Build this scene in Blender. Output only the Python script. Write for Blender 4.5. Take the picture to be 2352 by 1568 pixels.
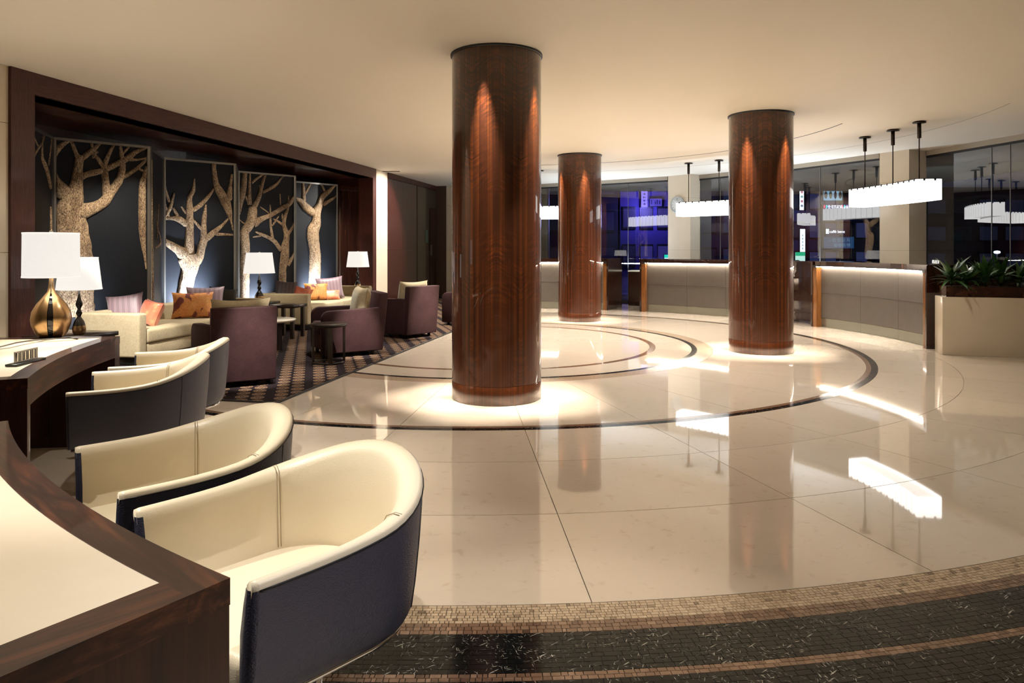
import bpy, bmesh, math, random
from math import sin, cos, pi, radians as R_, atan2, hypot, sqrt
from mathutils import Vector, Matrix
random.seed(7)
S = bpy.context.scene
COL = S.collection
for o in list(bpy.data.objects): bpy.data.objects.remove(o)

# ---------------------------------------------------------------- camera, world, exposure, lights
FPX, HOR, EYE, CEIL = 1649.0, 570.0, 1.35, 3.10
cam = bpy.data.cameras.new('camera'); co = bpy.data.objects.new('camera', cam); COL.objects.link(co)
co.location = (0, 0, EYE); co.rotation_euler = (pi/2, 0, 0)
cam.sensor_fit = 'HORIZONTAL'; cam.sensor_width = 36; cam.lens = FPX/2352*36
cam.shift_y = (HOR-784)/2352; cam.clip_start = 0.05; cam.clip_end = 200
S.camera = co
S.view_settings.view_transform = 'Standard'; S.view_settings.look = 'None'
S.view_settings.gamma = 1; S.view_settings.exposure = 0.0
S.view_settings.use_curve_mapping = False
W = bpy.data.worlds.new('night'); S.world = W; W.use_nodes = True
W.node_tree.nodes['Background'].inputs[0].default_value = (0.03, 0.04, 0.09, 1)
W.node_tree.nodes['Background'].inputs[1].default_value = 0.35

CX, CY = -0.299, 10.242            # centre of the round hall
COLS = [(-0.140, 6.527), (1.273, 13.514), (3.274, 9.453)]
CR = 0.405
WARM = (1.0, 0.88, 0.72); NEUT = (1.0, 0.94, 0.85); COOL = (0.80, 0.88, 1.0)
TH = R_(11.45); LO = (-4.84, 6.90)  # lounge frame: x towards the hall, y along the wall
def LG(x, y, z=0.0):
    c, s = cos(TH), sin(TH)
    return Vector((LO[0]+c*x+s*y, LO[1]-s*x+c*y, z))
def spot(loc, target, power, ang=60, blend=0.5, color=WARM, size=0.03, spec=1.0):
    l = bpy.data.lights.new('spot_or_fill', 'SPOT'); l.energy = power; l.color = color
    l.spot_size = R_(ang); l.spot_blend = blend; l.shadow_soft_size = size; l.specular_factor = spec
    o = bpy.data.objects.new('spot_or_fill', l); COL.objects.link(o); o.location = loc
    d = Vector(target)-Vector(loc); o.rotation_euler = d.to_track_quat('-Z', 'Y').to_euler(); return o
def area(loc, target, power, sx, sy, color=NEUT):
    l = bpy.data.lights.new('area_lamp', 'AREA'); l.energy = power; l.color = color; l.shape = 'RECTANGLE'
    l.size = sx; l.size_y = sy
    o = bpy.data.objects.new('area_lamp', l); COL.objects.link(o); o.location = loc
    d = Vector(target)-Vector(loc); o.rotation_euler = d.to_track_quat('-Z', 'Y').to_euler(); return o
def point(loc, power, color=WARM, size=0.05):
    l = bpy.data.lights.new('lamp_bulb', 'POINT'); l.energy = power; l.color = color; l.shadow_soft_size = size
    o = bpy.data.objects.new('lamp_bulb', l); COL.objects.link(o); o.location = loc; return o

# downlights hugging the three columns
for (x, y), a0 in zip(COLS, (-16, 13.5, -24)):
    base = atan2(-y, -x)            # direction column -> camera
    for k in range(5):
        a = base + R_(a0 + 72*k)
        px, py = x+(CR+0.08)*cos(a), y+(CR+0.08)*sin(a)
        spot((px, py, CEIL-0.02), (x+(CR+0.05)*cos(a), y+(CR+0.05)*sin(a), 0), 1250, 27, 1.0, (1.0, 0.90, 0.77), 0.015)
# wide fill spots added under the hall ceiling for ambient light, without fittings
for x, y, p in [(-1.6, 8.8, 230), (1.3, 9.9, 850), (2.6, 12.2, 1100), (-0.8, 12.0, 1100), (4.6, 10.6, 300), (-0.6, 15.5, 900), (-1.2, 5.4, 150),
                (2.3, 6.7, 330), (0.9, 7.9, 260), (4.4, 7.6, 170), (1.0, 3.6, 50), (3.0, 3.4, 110), (1.0, 0.2, 110), (-1.0, -2.2, 110), (4.5, 0, 110)]:
    spot((x, y, CEIL-0.01), (x, y, 0), p, 105, 0.8, NEUT, 0.04)
# spots over the reception desks; the second row is added to whiten the floor
for a in (-2, 8, 20, 36, 50, 74, 84, 92):
    x, y = CX+6.7*sin(R_(a)), CY+6.7*cos(R_(a))
    spot((x, y, CEIL-0.01), (x, y, 0), 90, 95, 0.7, NEUT, 0.04)
for a in (-4, 3, 10, 17, 24, 33, 40, 47, 54, 70, 77, 84, 91):
    x, y = CX+5.45*sin(R_(a)), CY+5.45*cos(R_(a))
    spot((x, y, CEIL-0.01), (x, y, 0), 300, 30, 0.7, NEUT, 0.02)
spot((1.7, 4.9, CEIL-0.01), (0.1, 6.3, 1.1), 260, 24, 0.8, WARM, 0.02)
spot((4.9, 8.0, CEIL-0.01), (3.5, 9.2, 1.0), 160, 24, 0.8, WARM, 0.02)
# over the meeting desks and tub chairs
spot((-1.70, 1.60, CEIL-0.01), (-0.45, 1.85, 0.5), 235, 44, 0.5, NEUT, 0.015)
spot((-2.25, 2.25, CEIL-0.01), (-0.98, 2.45, 0.5), 220, 44, 0.5, NEUT, 0.015)
spot((-3.1, 4.05, CEIL-0.01), (-1.95, 3.85, 0.5), 300, 44, 0.5, NEUT, 0.015)
spot((-3.3, 5.0, CEIL-0.01), (-2.3, 4.7, 0.6), 360, 50, 0.5, NEUT, 0.015)
spot((1.0, 1.0, CEIL-0.01), (-0.2, 1.5, 0.3), 170, 34, 0.6, (0.86, 0.89, 1.0), 0.02)  # cool fill added from the hall side to lift the navy leather
spot((0.2, 4.3, CEIL-0.01), (-1.5, 3.7, 0.4), 50, 40, 0.6, (0.86, 0.89, 1.0), 0.02)  # another added cool fill, for the farther navy shells
# lounge accent lights
for (a, b, tx, ty, tz, p, g) in [(1.2, -0.5, 0.0, 1.3, 0.35, 1500, 26), 
                         (1.2, 4.6, 2.0, 3.0, 0.0, 300, 34), (0.9, 3.4, 0.0, 2.7, 0.5, 300, 34), (0.4, 1.9, 1.0, 1.3, 0.4, 200, 40),
                         (0.9, 5.6, 0.25, 6.3, 0.42, 900, 34), (1.9, 6.6, 1.6, 7.4, 0.3, 160, 44), (1.7, 9.7, 0.0, 9.5, 1.7, 900, 80), (1.2, 11.0, 2.0, 11.0, 0, 60, 80),
                         (1.5, -2.0, 0.0, -1.6, 1.5, 160, 80)]:
    spot(LG(a, b, CEIL-0.01), LG(tx, ty, tz), p, g, 0.45, NEUT, 0.02)
spot((-1.75, 5.4, CEIL-0.01), (-2.52, 6.97, 0.28), 1900, 13, 0.9, NEUT, 0.02)
spot((-1.15, 7.4, CEIL-0.01), (-1.90, 8.86, 0.28), 1900, 13, 0.9, NEUT, 0.02)
spot((0.0, 9.7, CEIL-0.01), (-1.36, 10.85, 0.30), 1900, 13, 0.9, NEUT, 0.02)
spot((-1.6, 6.6, CEIL-0.01), (-2.35, 7.7, 0.0), 700, 22, 0.9, NEUT, 0.02)
# accent lights for the tree screen, from the soffit edge
for b, tb, p in [(1.5, 2.3, 170), (2.4, 2.6, 110), (3.9, 4.4, 110), (5.7, 6.3, 110), (7.4, 8.5, 260)]:
    spot(LG(-0.12, b, 2.87), LG(-1.0, tb, 1.2), p, 58, 0.8, (1.0, 0.86, 0.68), 0.02)
# cool floor uplights behind the sofas
for b, tb, p in [(1.9, 2.1, 60), (4.15, 4.3, 800), (4.95, 5.6, 160), (6.15, 6.25, 300), (8.1, 8.4, 420)]:
    spot(LG(-0.78, b, 0.25), LG(-1.16, tb, 0.62), p, 84, 1.0, COOL, 0.06)
# cold light along the window sills, washing the ceiling by the glass
for (x, y, tx, ty) in [(2.1, 17.9, 1.2, 0.8), (5.6, 14.6, .8, .9)]:
    area((x, y, 0.95), (x+0.25*tx, y+0.25*ty, 3.1), 85, 2.2, 0.1, (0.75, 0.86, 1.0))

# ---------------------------------------------------------------- helpers
def tag(o, label=None, cat=None, group=None, kind=None):
    if label: o['label'] = label
    if cat: o['category'] = cat
    if group: o['group'] = group
    if kind: o['kind'] = kind
    return o
def empty(name, loc=(0, 0, 0), rz=0.0, label=None, cat=None, group=None):
    o = bpy.data.objects.new(name, None); COL.objects.link(o); o.location = loc; o.rotation_euler = (0, 0, rz)
    o.empty_display_size = 0.1
    return tag(o, label, cat, group)
class MB:
    def __init__(s): s.v = []; s.f = []; s.sm = []
    def add(s, vs, fs, smooth=False, M=None):
        n = len(s.v)
        s.v += [tuple(M @ Vector(v)) for v in vs] if M else [tuple(v) for v in vs]
        s.f += [tuple(i+n for i in f) for f in fs]; s.sm += [smooth]*len(fs); return s
    def box(s, x0, x1, y0, y1, z0, z1, M=None):
        vs = [(x, y, z) for z in (z0, z1) for y in (y0, y1) for x in (x0, x1)]
        return s.add(vs, [(0, 2, 3, 1), (4, 5, 7, 6), (0, 1, 5, 4), (2, 6, 7, 3), (0, 4, 6, 2), (1, 3, 7, 5)], False, M)
    def prism(s, pts, z0, z1, smooth=False, M=None):
        n = len(pts)
        a = sum(pts[i][0]*pts[(i+1) % n][1]-pts[(i+1) % n][0]*pts[i][1] for i in range(n))
        if a < 0: pts = pts[::-1]
        vs = [(p[0], p[1], z0) for p in pts]+[(p[0], p[1], z1) for p in pts]
        s.add(vs, [tuple(range(n))[::-1], tuple(range(n, 2*n))]+[(i, (i+1) % n, (i+1) % n+n, i+n) for i in range(n)], smooth, M)
        return s
    def lathe(s, prof, n=32, cx=0, cy=0, M=None, sx=1, sy=1, a0=0, a1=2*pi):
        full = abs(a1-a0-2*pi) < 1e-6
        m = n if full else n+1
        vs = [(cx+sx*r*cos(a0+(a1-a0)*i/n), cy+sy*r*sin(a0+(a1-a0)*i/n), z) for r, z in prof for i in range(m)]
        fs = []
        for j in range(len(prof)-1):
            for i in range(n):
                k = (i+1) % m
                fs.append((j*m+i, j*m+k, (j+1)*m+k, (j+1)*m+i))
        return s.add(vs, fs, True, M)
    def tube(s, pts, rad, n=8, cap=True, M=None):
        P = [Vector(p) for p in pts]; m = len(P)
        rr = rad if isinstance(rad, (list, tuple)) else [rad]*m
        vs = []
        T = [(P[min(i+1, m-1)]-P[max(i-1, 0)]).normalized() for i in range(m)]
        up = Vector((0, 0, 1)) if abs(T[0].z) < 0.9 else Vector((1, 0, 0))
        nrm = T[0].cross(up).normalized()
        for i in range(m):
            nrm = (nrm-T[i]*nrm.dot(T[i])).normalized(); b = T[i].cross(nrm)
            for k in range(n):
                a = 2*pi*k/n; vs.append(P[i]+(nrm*cos(a)+b*sin(a))*rr[i])
        fs = [(i*n+k, i*n+(k+1) % n, (i+1)*n+(k+1) % n, (i+1)*n+k) for i in range(m-1) for k in range(n)]
        if cap: fs += [tuple(range(n))[::-1], tuple((m-1)*n+k for k in range(n))]
        return s.add(vs, fs, True, M)
    def grid(s, G, close_u=False, M=None, smooth=True):
        a, b = len(G), len(G[0]); vs = [p for r in G for p in r]; fs = []
        for i in range(a-1):
            for j in range(b if close_u else b-1):
                fs.append((i*b+j, i*b+(j+1) % b, (i+1)*b+(j+1) % b, (i+1)*b+j))
        return s.add(vs, fs, smooth, M)
    def build(s, name, mat, parent=None, bevel=0, seg=2, loc=None, rz=None, fix=False, sub=0):
        me = bpy.data.meshes.new(name); me.from_pydata(s.v, [], s.f)
        me.polygons.foreach_set('use_smooth', s.sm)
        if fix or bevel:
            bm = bmesh.new(); bm.from_mesh(me)
            if fix: bmesh.ops.remove_doubles(bm, verts=bm.verts, dist=1e-5); bmesh.ops.recalc_face_normals(bm, faces=bm.faces)
            if bevel:
                es = [e for e in bm.edges if len(e.link_faces) == 2 and e.calc_face_angle(0) > 0.5]
                bmesh.ops.bevel(bm, geom=es, offset=bevel, segments=seg, profile=0.5, affect='EDGES', clamp_overlap=True)
                for f in bm.faces: f.smooth = True
            bm.to_mesh(me); bm.free()
            if bevel:
                try: me.set_sharp_from_angle(angle=R_(50))
                except Exception: pass
        me.materials.append(mat)
        o = bpy.data.objects.new(name, me); COL.objects.link(o); o.parent = parent
        if loc is not None: o.location = loc
        if rz is not None: o.rotation_euler = (0, 0, rz)
        if sub:
            m = o.modifiers.new('s', 'SUBSURF'); m.levels = sub; m.render_levels = sub
        return o
def copy_tree(o, parent=None):
    c = o.copy(); COL.objects.link(c); c.parent = parent
    for ch in list(o.children): copy_tree(ch, c)
    return c
def st(o, kind='structure'): o['kind'] = kind; return o
def polar(R, a, c=(CX, CY)):        # a in degrees, 0 = +Y, clockwise
    return (c[0]+R*sin(R_(a)), c[1]+R*cos(R_(a)))
def arc(R0, R1, a0, a1, n, c=(CX, CY)):
    return [polar(R0, a0+(a1-a0)*i/n, c) for i in range(n+1)]+[polar(R1, a1-(a1-a0)*i/n, c) for i in range(n+1)]
def arcbox(mb, R0, R1, a0, a1, z0, z1, n=12, c=(CX, CY)):
    A = [polar(R0, a0+(a1-a0)*i/n, c) for i in range(n+1)]; B = [polar(R1, a0+(a1-a0)*i/n, c) for i in range(n+1)]
    vs = [(p[0], p[1], z) for z in (z0, z1) for L in (A, B) for p in L]; m = n+1; fs = []
    for i in range(n):
        fs += [(i, m+i, m+i+1, i+1), (2*m+i, 2*m+i+1, 3*m+i+1, 3*m+i), (i, i+1, 2*m+i+1, 2*m+i), (m+i, 3*m+i, 3*m+i+1, m+i+1)]
    fs += [(0, 2*m, 3*m, m), (n, m+n, 3*m+n, 2*m+n)]
    return mb.add(vs, fs)
def PX(px, py, Y):                  # world point that shows at a pixel, Y metres in front of the camera
    return Vector(((px-1176)/FPX*Y, Y, EYE+(HOR-py)/FPX*Y))
def onplane(px, py, p0, n):         # pixel ray met with a vertical plane
    d = Vector(((px-1176)/FPX, 1, (HOR-py)/FPX)); n = Vector(n)
    t = (Vector(p0)-Vector((0, 0, EYE))).dot(n)/d.dot(n)
    return Vector((0, 0, EYE))+d*t

# ---------------------------------------------------------------- materials
def mat(name):
    m = bpy.data.materials.new(name); m.use_nodes = True; nt = m.node_tree
    return m, nt, nt.nodes['Principled BSDF']
def N(nt, t, **k):
    n = nt.nodes.new(t)
    for a, b in k.items():
        if a.startswith('i_'):
            key = a[2:]; key = int(key) if key.isdigit() else key.replace('_', ' ')
            n.inputs[key].default_value = b
        else: setattr(n, a, b)
    return n
def ramp(nt, src, stops, interp='LINEAR'):
    r = nt.nodes.new('ShaderNodeValToRGB'); r.color_ramp.interpolation = interp
    e = r.color_ramp.elements
    while len(e) < len(stops): e.new(0.5)
    for x, (p, c) in zip(e, stops):
        x.position = p; x.color = (*c, 1) if len(c) == 3 else c
    nt.links.new(src, r.inputs[0]); return r.outputs[0]
def coords(nt, scale=(1, 1, 1), kind='Object', rot=(0, 0, 0)):
    tc = nt.nodes.new('ShaderNodeTexCoord'); mp = nt.nodes.new('ShaderNodeMapping')
    mp.inputs['Scale'].default_value = scale; mp.inputs['Rotation'].default_value = rot
    nt.links.new(tc.outputs[kind], mp.inputs['Vector']); return mp.outputs[0]
def bump(nt, h, b, strength=0.3, dist=0.01):
    n = N(nt, 'ShaderNodeBump'); n.inputs['Strength'].default_value = strength; n.inputs['Distance'].default_value = dist
    nt.links.new(h, n.inputs['Height']); nt.links.new(n.outputs[0], b.inputs['Normal'])
def flat(name, col, rough=0.5, metal=0, spec=0.5, coat=0, sheen=0, em=None, es=0):
    m, nt, b = mat(name); b.inputs['Base Color'].default_value = (*col, 1); b.inputs['Roughness'].default_value = rough
    b.inputs['Metallic'].default_value = metal; b.inputs['Specular IOR Level'].default_value = spec
    b.inputs['Coat Weight'].default_value = coat; b.inputs['Coat Roughness'].default_value = 0.03
    b.inputs['Sheen Weight'].default_value = sheen
    if em: b.inputs['Emission Color'].default_value = (*em, 1); b.inputs['Emission Strength'].default_value = es
    return m
def noise(nt, vec, scale, detail=4, rough=0.5, dist=0.0):
    n = N(nt, 'ShaderNodeTexNoise'); n.inputs['Scale'].default_value = scale; n.inputs['Detail'].default_value = detail
    n.inputs['Roughness'].default_value = rough; n.inputs['Distortion'].default_value = dist
    nt.links.new(vec, n.inputs['Vector']); return n.outputs[0]
def mix(nt, fac, a, b, mode='MIX'):
    n = nt.nodes.new('ShaderNodeMix'); n.data_type = 'RGBA'; n.blend_type = mode
    for s, v in ((n.inputs[0], fac), (n.inputs[6], a), (n.inputs[7], b)):
        if hasattr(v, 'links') or hasattr(v, 'is_linked'): nt.links.new(v, s)
        elif isinstance(v, (int, float)): s.default_value = v
        else: s.default_value = (*v, 1)
    return n.outputs[2]
def objrand(nt): return nt.nodes.new('ShaderNodeObjectInfo').outputs['Random']
def geopos(nt): return nt.nodes.new('ShaderNodeNewGeometry').outputs['Position']
def rnd_island(nt): return nt.nodes.new('ShaderNodeNewGeometry').outputs['Random Per Island']

def marble(name, c1, c2, rough=0.035, rndamt=0.08, veins=0.35):
    m, nt, b = mat(name); P = geopos(nt)
    n1 = noise(nt, P, 1.3, 6, 0.6, 0.8); n2 = noise(nt, P, 14, 6, 0.65, 0.5)
    base = mix(nt, n1, c1, c2)
    spk = ramp(nt, n2, [(0.28, (0.62, 0.50, 0.38)), (0.42, (1, 1, 1))])
    base = mix(nt, veins, base, spk, 'MULTIPLY')
    rr = ramp(nt, objrand(nt), [(0, (1-rndamt,)*3), (1, (1, 1, 1))])
    base = mix(nt, 1.0, base, rr, 'MULTIPLY')
    nt.links.new(base, b.inputs['Base Color']); b.inputs['Roughness'].default_value = rough
    b.inputs['Specular IOR Level'].default_value = 0.5
    b.inputs['Coat Weight'].default_value = 0.35; b.inputs['Coat Roughness'].default_value = 0.02
    return m
M_BLKB = flat('black_grout', (0.012, 0.011, 0.010), 0.5)
M_CREAM = marble('cream_marble', (0.64, 0.545, 0.44), (0.56, 0.465, 0.36))
M_JOINT = flat('joint_grout', (0.25, 0.19, 0.13), 0.4)
def mosaic(name, stops):
    m, nt, b = mat(name)
    r = N(nt, 'ShaderNodeMath', operation='ADD'); nt.links.new(objrand(nt), r.inputs[0]); nt.links.new(rnd_island(nt), r.inputs[1])
    f = N(nt, 'ShaderNodeMath', operation='FRACT'); nt.links.new(r.outputs[0], f.inputs[0])
    base = ramp(nt, f.outputs[0], stops)
    n = noise(nt, geopos(nt), 40, 4)
    base = mix(nt, 0.35, base, ramp(nt, n, [(0.3, (0.6, 0.5, 0.4)), (0.6, (1, 1, 1))]), 'MULTIPLY')
    nt.links.new(base, b.inputs['Base Color']); b.inputs['Roughness'].default_value = 0.1
    return m
M_TBEIGE = mosaic('beige_mosaic', [(0, (0.52, 0.40, 0.27)), (0.7, (0.44, 0.33, 0.22)), (0.93, (0.35, 0.26, 0.17)), (1, (0.17, 0.115, 0.075))])
M_TBROWN = mosaic('brown_mosaic', [(0, (0.20, 0.12, 0.075)), (0.6, (0.14, 0.08, 0.05)), (0.9, (0.27, 0.17, 0.11)), (1, (0.07, 0.04, 0.025))])
def blackstone(name):
    m, nt, b = mat(name); P = geopos(nt)
    # short straight white shards
    mp = N(nt, 'ShaderNodeMapping'); mp.inputs['Scale'].default_value = (1, 1, 0.1); nt.links.new(P, mp.inputs['Vector'])
    acc = None
    for k, (rz, sc, th) in enumerate([(0.3, 104, 0.012), (1.3, 92, 0.012), (2.3, 124, 0.010), (0.9, 58, 0.012), (2.9, 96, 0.01), (1.8, 150, 0.01)]):
        m0 = N(nt, 'ShaderNodeMapping'); m0.inputs['Rotation'].default_value = (0, 0, rz); nt.links.new(mp.outputs[0], m0.inputs['Vector'])
        mm = N(nt, 'ShaderNodeMapping'); mm.inputs['Scale'].default_value = (1.25, 0.13+0.03*(k % 3), 1)
        mm.inputs['Location'].default_value = (k*3.1, k*1.7, 0)
        nt.links.new(m0.outputs[0], mm.inputs['Vector'])
        v = N(nt, 'ShaderNodeTexVoronoi'); v.feature = 'F1'; v.inputs['Scale'].default_value = sc; nt.links.new(mm.outputs[0], v.inputs['Vector'])
        t = ramp(nt, v.outputs['Distance'], [(0.0, (1, 1, 1)), (0.13, (0.5, 0.5, 0.5)), (0.17, (0, 0, 0))])
        g = N(nt, 'ShaderNodeMath', operation='GREATER_THAN'); g.inputs[1].default_value = 0.34
        sx = N(nt, 'ShaderNodeSeparateColor'); nt.links.new(v.outputs['Color'], sx.inputs[0]); nt.links.new(sx.outputs[0], g.inputs[0])
        t = mix(nt, 1.0, t, g.outputs[0], 'MULTIPLY')
        acc = t if acc is None else mix(nt, 1.0, acc, t, 'ADD')
    cl = ramp(nt, noise(nt, P, 9, 3), [(0.42, (0.12, 0.12, 0.12)), (0.60, (1, 1, 1))]); base = mix(nt, mix(nt, 1.0, acc, cl, 'MULTIPLY'), (0.005, 0.006, 0.006), (0.55, 0.52, 0.44))
    nt.links.new(base, b.inputs['Base Color']); b.inputs['Roughness'].default_value = 0.08; b.inputs['Specular IOR Level'].default_value = 0.22
    return m
M_BLACK = blackstone('black_fleck_marble')
M_CEIL = None
def ceil_mat():
    m, nt, b = mat('ceiling_paint'); P = geopos(nt)
    c = mix(nt, noise(nt, P, 0.8, 2), (0.86, 0.80, 0.69), (0.83, 0.77, 0.66))
    nt.links.new(c, b.inputs['Base Color']); b.inputs['Roughness'].default_value = 0.6; b.inputs['Specular IOR Level'].default_value = 0.25
    return m
M_CEIL = ceil_mat()
def stone(name, c1, c2, rough=0.25, sc=3):
    m, nt, b = mat(name); P = geopos(nt)
    c = mix(nt, noise(nt, P, sc, 6, 0.6), c1, c2); nt.links.new(c, b.inputs['Base Color']); b.inputs['Roughness'].default_value = rough
    return m
M_STONE = stone('cream_limestone', (0.64, 0.56, 0.44), (0.56, 0.48, 0.36), 0.16)
M_GTILE = stone('grey_brown_tile', (0.105, 0.09, 0.076), (0.078, 0.066, 0.057), 0.28, 9)
M_KICK = flat('brushed_steel_kick', (0.30, 0.30, 0.25), 0.25, 0.8)

def wood(name, c_dark, c_mid, c_hi, scale=(14, 14, 0.9), rough=0.12, coat=1.0, figure=0.0, axis_rot=(0, 0, 0), kind='Object', cyl=False):
    m, nt, b = mat(name)
    if cyl:   # wrap the veneer round a column: (angle, height)
        tc = nt.nodes.new('ShaderNodeTexCoord'); sp = nt.nodes.new('ShaderNodeSeparateXYZ'); nt.links.new(tc.outputs['Object'], sp.inputs[0])
        at = N(nt, 'ShaderNodeMath', operation='ARCTAN2'); nt.links.new(sp.outputs[0], at.inputs[0]); nt.links.new(sp.outputs[1], at.inputs[1])
        ml = N(nt, 'ShaderNodeMath', operation='MULTIPLY'); ml.inputs[1].default_value = CR; nt.links.new(at.outputs[0], ml.inputs[0])
        # book-matched leaves of veneer
        pp = N(nt, 'ShaderNodeMath', operation='PINGPONG'); pp.inputs[1].default_value = 0.21; nt.links.new(ml.outputs[0], pp.inputs[0])
        cb = nt.nodes.new('ShaderNodeCombineXYZ'); nt.links.new(pp.outputs[0], cb.inputs[0]); nt.links.new(sp.outputs[2], cb.inputs[2])
        cb2 = cb
        mp = nt.nodes.new('ShaderNodeMapping'); mp.inputs['Scale'].default_value = (26, 1, 0.10); nt.links.new(cb.outputs[0], mp.inputs['Vector'])
        v = mp.outputs[0]; src = cb.outputs[0]
    else:
        v = coords(nt, scale, kind, axis_rot); src = coords(nt, (1, 1, 1), kind, axis_rot)
    n1 = noise(nt, v, 2.2, 6, 0.62, 0.35 if not cyl else 0.05); n2 = noise(nt, v, 9, 3, 0.5)
    c = ramp(nt, n1, [(0.30, c_dark), (0.5, c_mid), (0.72, c_hi)])
    c = mix(nt, 0.35, c, ramp(nt, n2, [(0.35, (0.25, 0.25, 0.25)), (0.6, (1, 1, 1))]), 'MULTIPLY')
    if figure:
        mp1 = nt.nodes.new('ShaderNodeMapping'); mp1.inputs['Rotation'].default_value = (0, R_(-32), 0); nt.links.new(src, mp1.inputs['Vector']); src = mp1.outputs[0]
        mp2 = nt.nodes.new('ShaderNodeMapping'); mp2.inputs['Scale'].default_value = (2.6, 1, 13)
        nt.links.new(src, mp2.inputs['Vector'])
        nf = noise(nt, mp2.outputs[0], 4.0, 2, 0.4, 0.5)
        mpm = nt.nodes.new('ShaderNodeMapping'); mpm.inputs['Scale'].default_value = (2.5, 1, 0.7); nt.links.new(src, mpm.inputs['Vector'])
        mask = ramp(nt, noise(nt, mpm.outputs[0], 1.6, 2), [(0.40, (0, 0, 0)), (0.6, (1, 1, 1))])
        fg = ramp(nt, nf, [(0.38, (0.55, 0.50, 0.46)), (0.50, (1, 1, 1)), (0.62, (1.7, 1.6, 1.4))])
        c = mix(nt, mix(nt, 1.0, mask, (figure,)*3, 'MULTIPLY'), c, mix(nt, 1.0, c, fg, 'MULTIPLY'))
    nt.links.new(c, b.inputs['Base Color']); b.inputs['Roughness'].default_value = rough
    b.inputs['Coat Weight'].default_value = coat; b.inputs['Coat Roughness'].default_value = 0.015
    b.inputs['Specular IOR Level'].default_value = 0.3
    return m
M_VENEER = wood('figured_veneer', (0.020, 0.0050, 0.0015), (0.058, 0.0135, 0.0025), (0.125, 0.031, 0.004), rough=0.35, figure=1.0, cyl=True)
M_WOOD = wood('dark_gloss_wood', (0.010, 0.004, 0.003), (0.030, 0.009, 0.005), (0.060, 0.020, 0.010), (12, 12, 0.8), 0.2)
M_WOODH = wood('dark_gloss_wood_horizontal', (0.014, 0.006, 0.004), (0.038, 0.014, 0.008), (0.085, 0.034, 0.016), (5, 5, 5), 0.2)
M_SOFF = wood('red_soffit_wood', (0.014, 0.003, 0.002), (0.032, 0.006, 0.003), (0.05, 0.010, 0.005), (3, 12, 3), 0.3, 0.35)
M_SOFFG = wood('red_gloss_wood', (0.020, 0.004, 0.004), (0.036, 0.007, 0.006), (0.05, 0.011, 0.009), (14, 14, 1), 0.3, 0.9)
M_FRAME = wood('matt_red_wood', (0.035, 0.010, 0.008), (0.060, 0.018, 0.013), (0.085, 0.028, 0.020), (30, 30, 2), 0.42, 0.15)
M_FRAMEH = wood('matt_red_wood_fascia', (0.035, 0.010, 0.008), (0.060, 0.018, 0.013), (0.085, 0.028, 0.020), (2, 2, 30), 0.42, 0.15)
M_POST = wood('amber_wood', (0.10, 0.035, 0.010), (0.22, 0.085, 0.022), (0.34, 0.14, 0.04), (30, 30, 1.0), 0.2, 0.6)
def deskwood(name, axis):
    sc = [18, 18, 18]; sc[axis] = 1.2
    m = wood(name, (0.008, 0.003, 0.002), (0.034, 0.010, 0.005), (0.13, 0.038, 0.014) if axis != 2 else (0.05, 0.016, 0.007), tuple(sc), 0.4, 0.5, )
    return m
M_DESKTOP = deskwood('desk_wood', 1)
M_DESKV = deskwood('desk_wood_upright', 2)
def leather(name, col, scale=380, bs=0.35, rough=0.42, spec=0.5):
    m, nt, b = mat(name); v = coords(nt)
    vo = N(nt, 'ShaderNodeTexVoronoi'); vo.inputs['Scale'].default_value = scale; nt.links.new(v, vo.inputs['Vector'])
    b.inputs['Base Color'].default_value = (*col, 1); b.inputs['Roughness'].default_value = rough; b.inputs['Specular IOR Level'].default_value = spec
    bump(nt, vo.outputs['Distance'], b, bs, 0.002); return m
M_LCREAM = leather('cream_leather', (0.78, 0.68, 0.50), 320, 0.16, 0.38)
M_LNAVY = leather('navy_black_leather', (0.038, 0.040, 0.068), 260, 0.5, 0.38, 0.7)
M_INLAY = stone('cream_hide_inlay', (0.70, 0.60, 0.455), (0.65, 0.55, 0.41), 0.55, 18)
def velvet(name, c1, c2, sheen=0.6, sc=60):
    m, nt, b = mat(name); v = coords(nt)
    n = noise(nt, v, 5, 5, 0.7); n2 = noise(nt, v, sc, 2)
    c = mix(nt, ramp(nt, n, [(0.2, (0, 0, 0)), (0.8, (1, 1, 1))]), c1, c2)
    c = mix(nt, 0.3, c, ramp(nt, n2, [(0.3, (0.5, 0.5, 0.5)), (0.6, (1, 1, 1))]), 'MULTIPLY')
    nt.links.new(c, b.inputs['Base Color']); b.inputs['Roughness'].default_value = 0.75; b.inputs['Specular IOR Level'].default_value = 0.15
    b.inputs['Sheen Weight'].default_value = sheen; b.inputs['Sheen Roughness'].default_value = 0.35
    b.inputs['Sheen Tint'].default_value = (min(1, c2[0]*3), min(1, c2[1]*3), min(1, c2[2]*3), 1)
    bump(nt, n2, b, 0.15, 0.002); return m
M_PLUM = velvet('plum_velvet', (0.024, 0.0105, 0.011), (0.050, 0.022, 0.023), 0.25)
M_BEIGE = velvet('beige_velvet', (0.40, 0.33, 0.21), (0.50, 0.42, 0.28), 0.35)
M_BLK = flat('black_plinth', (0.006, 0.005, 0.005), 0.5)
M_DARKWOOD = flat('wenge_wood', (0.018, 0.012, 0.010), 0.3, coat=0.3)
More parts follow.
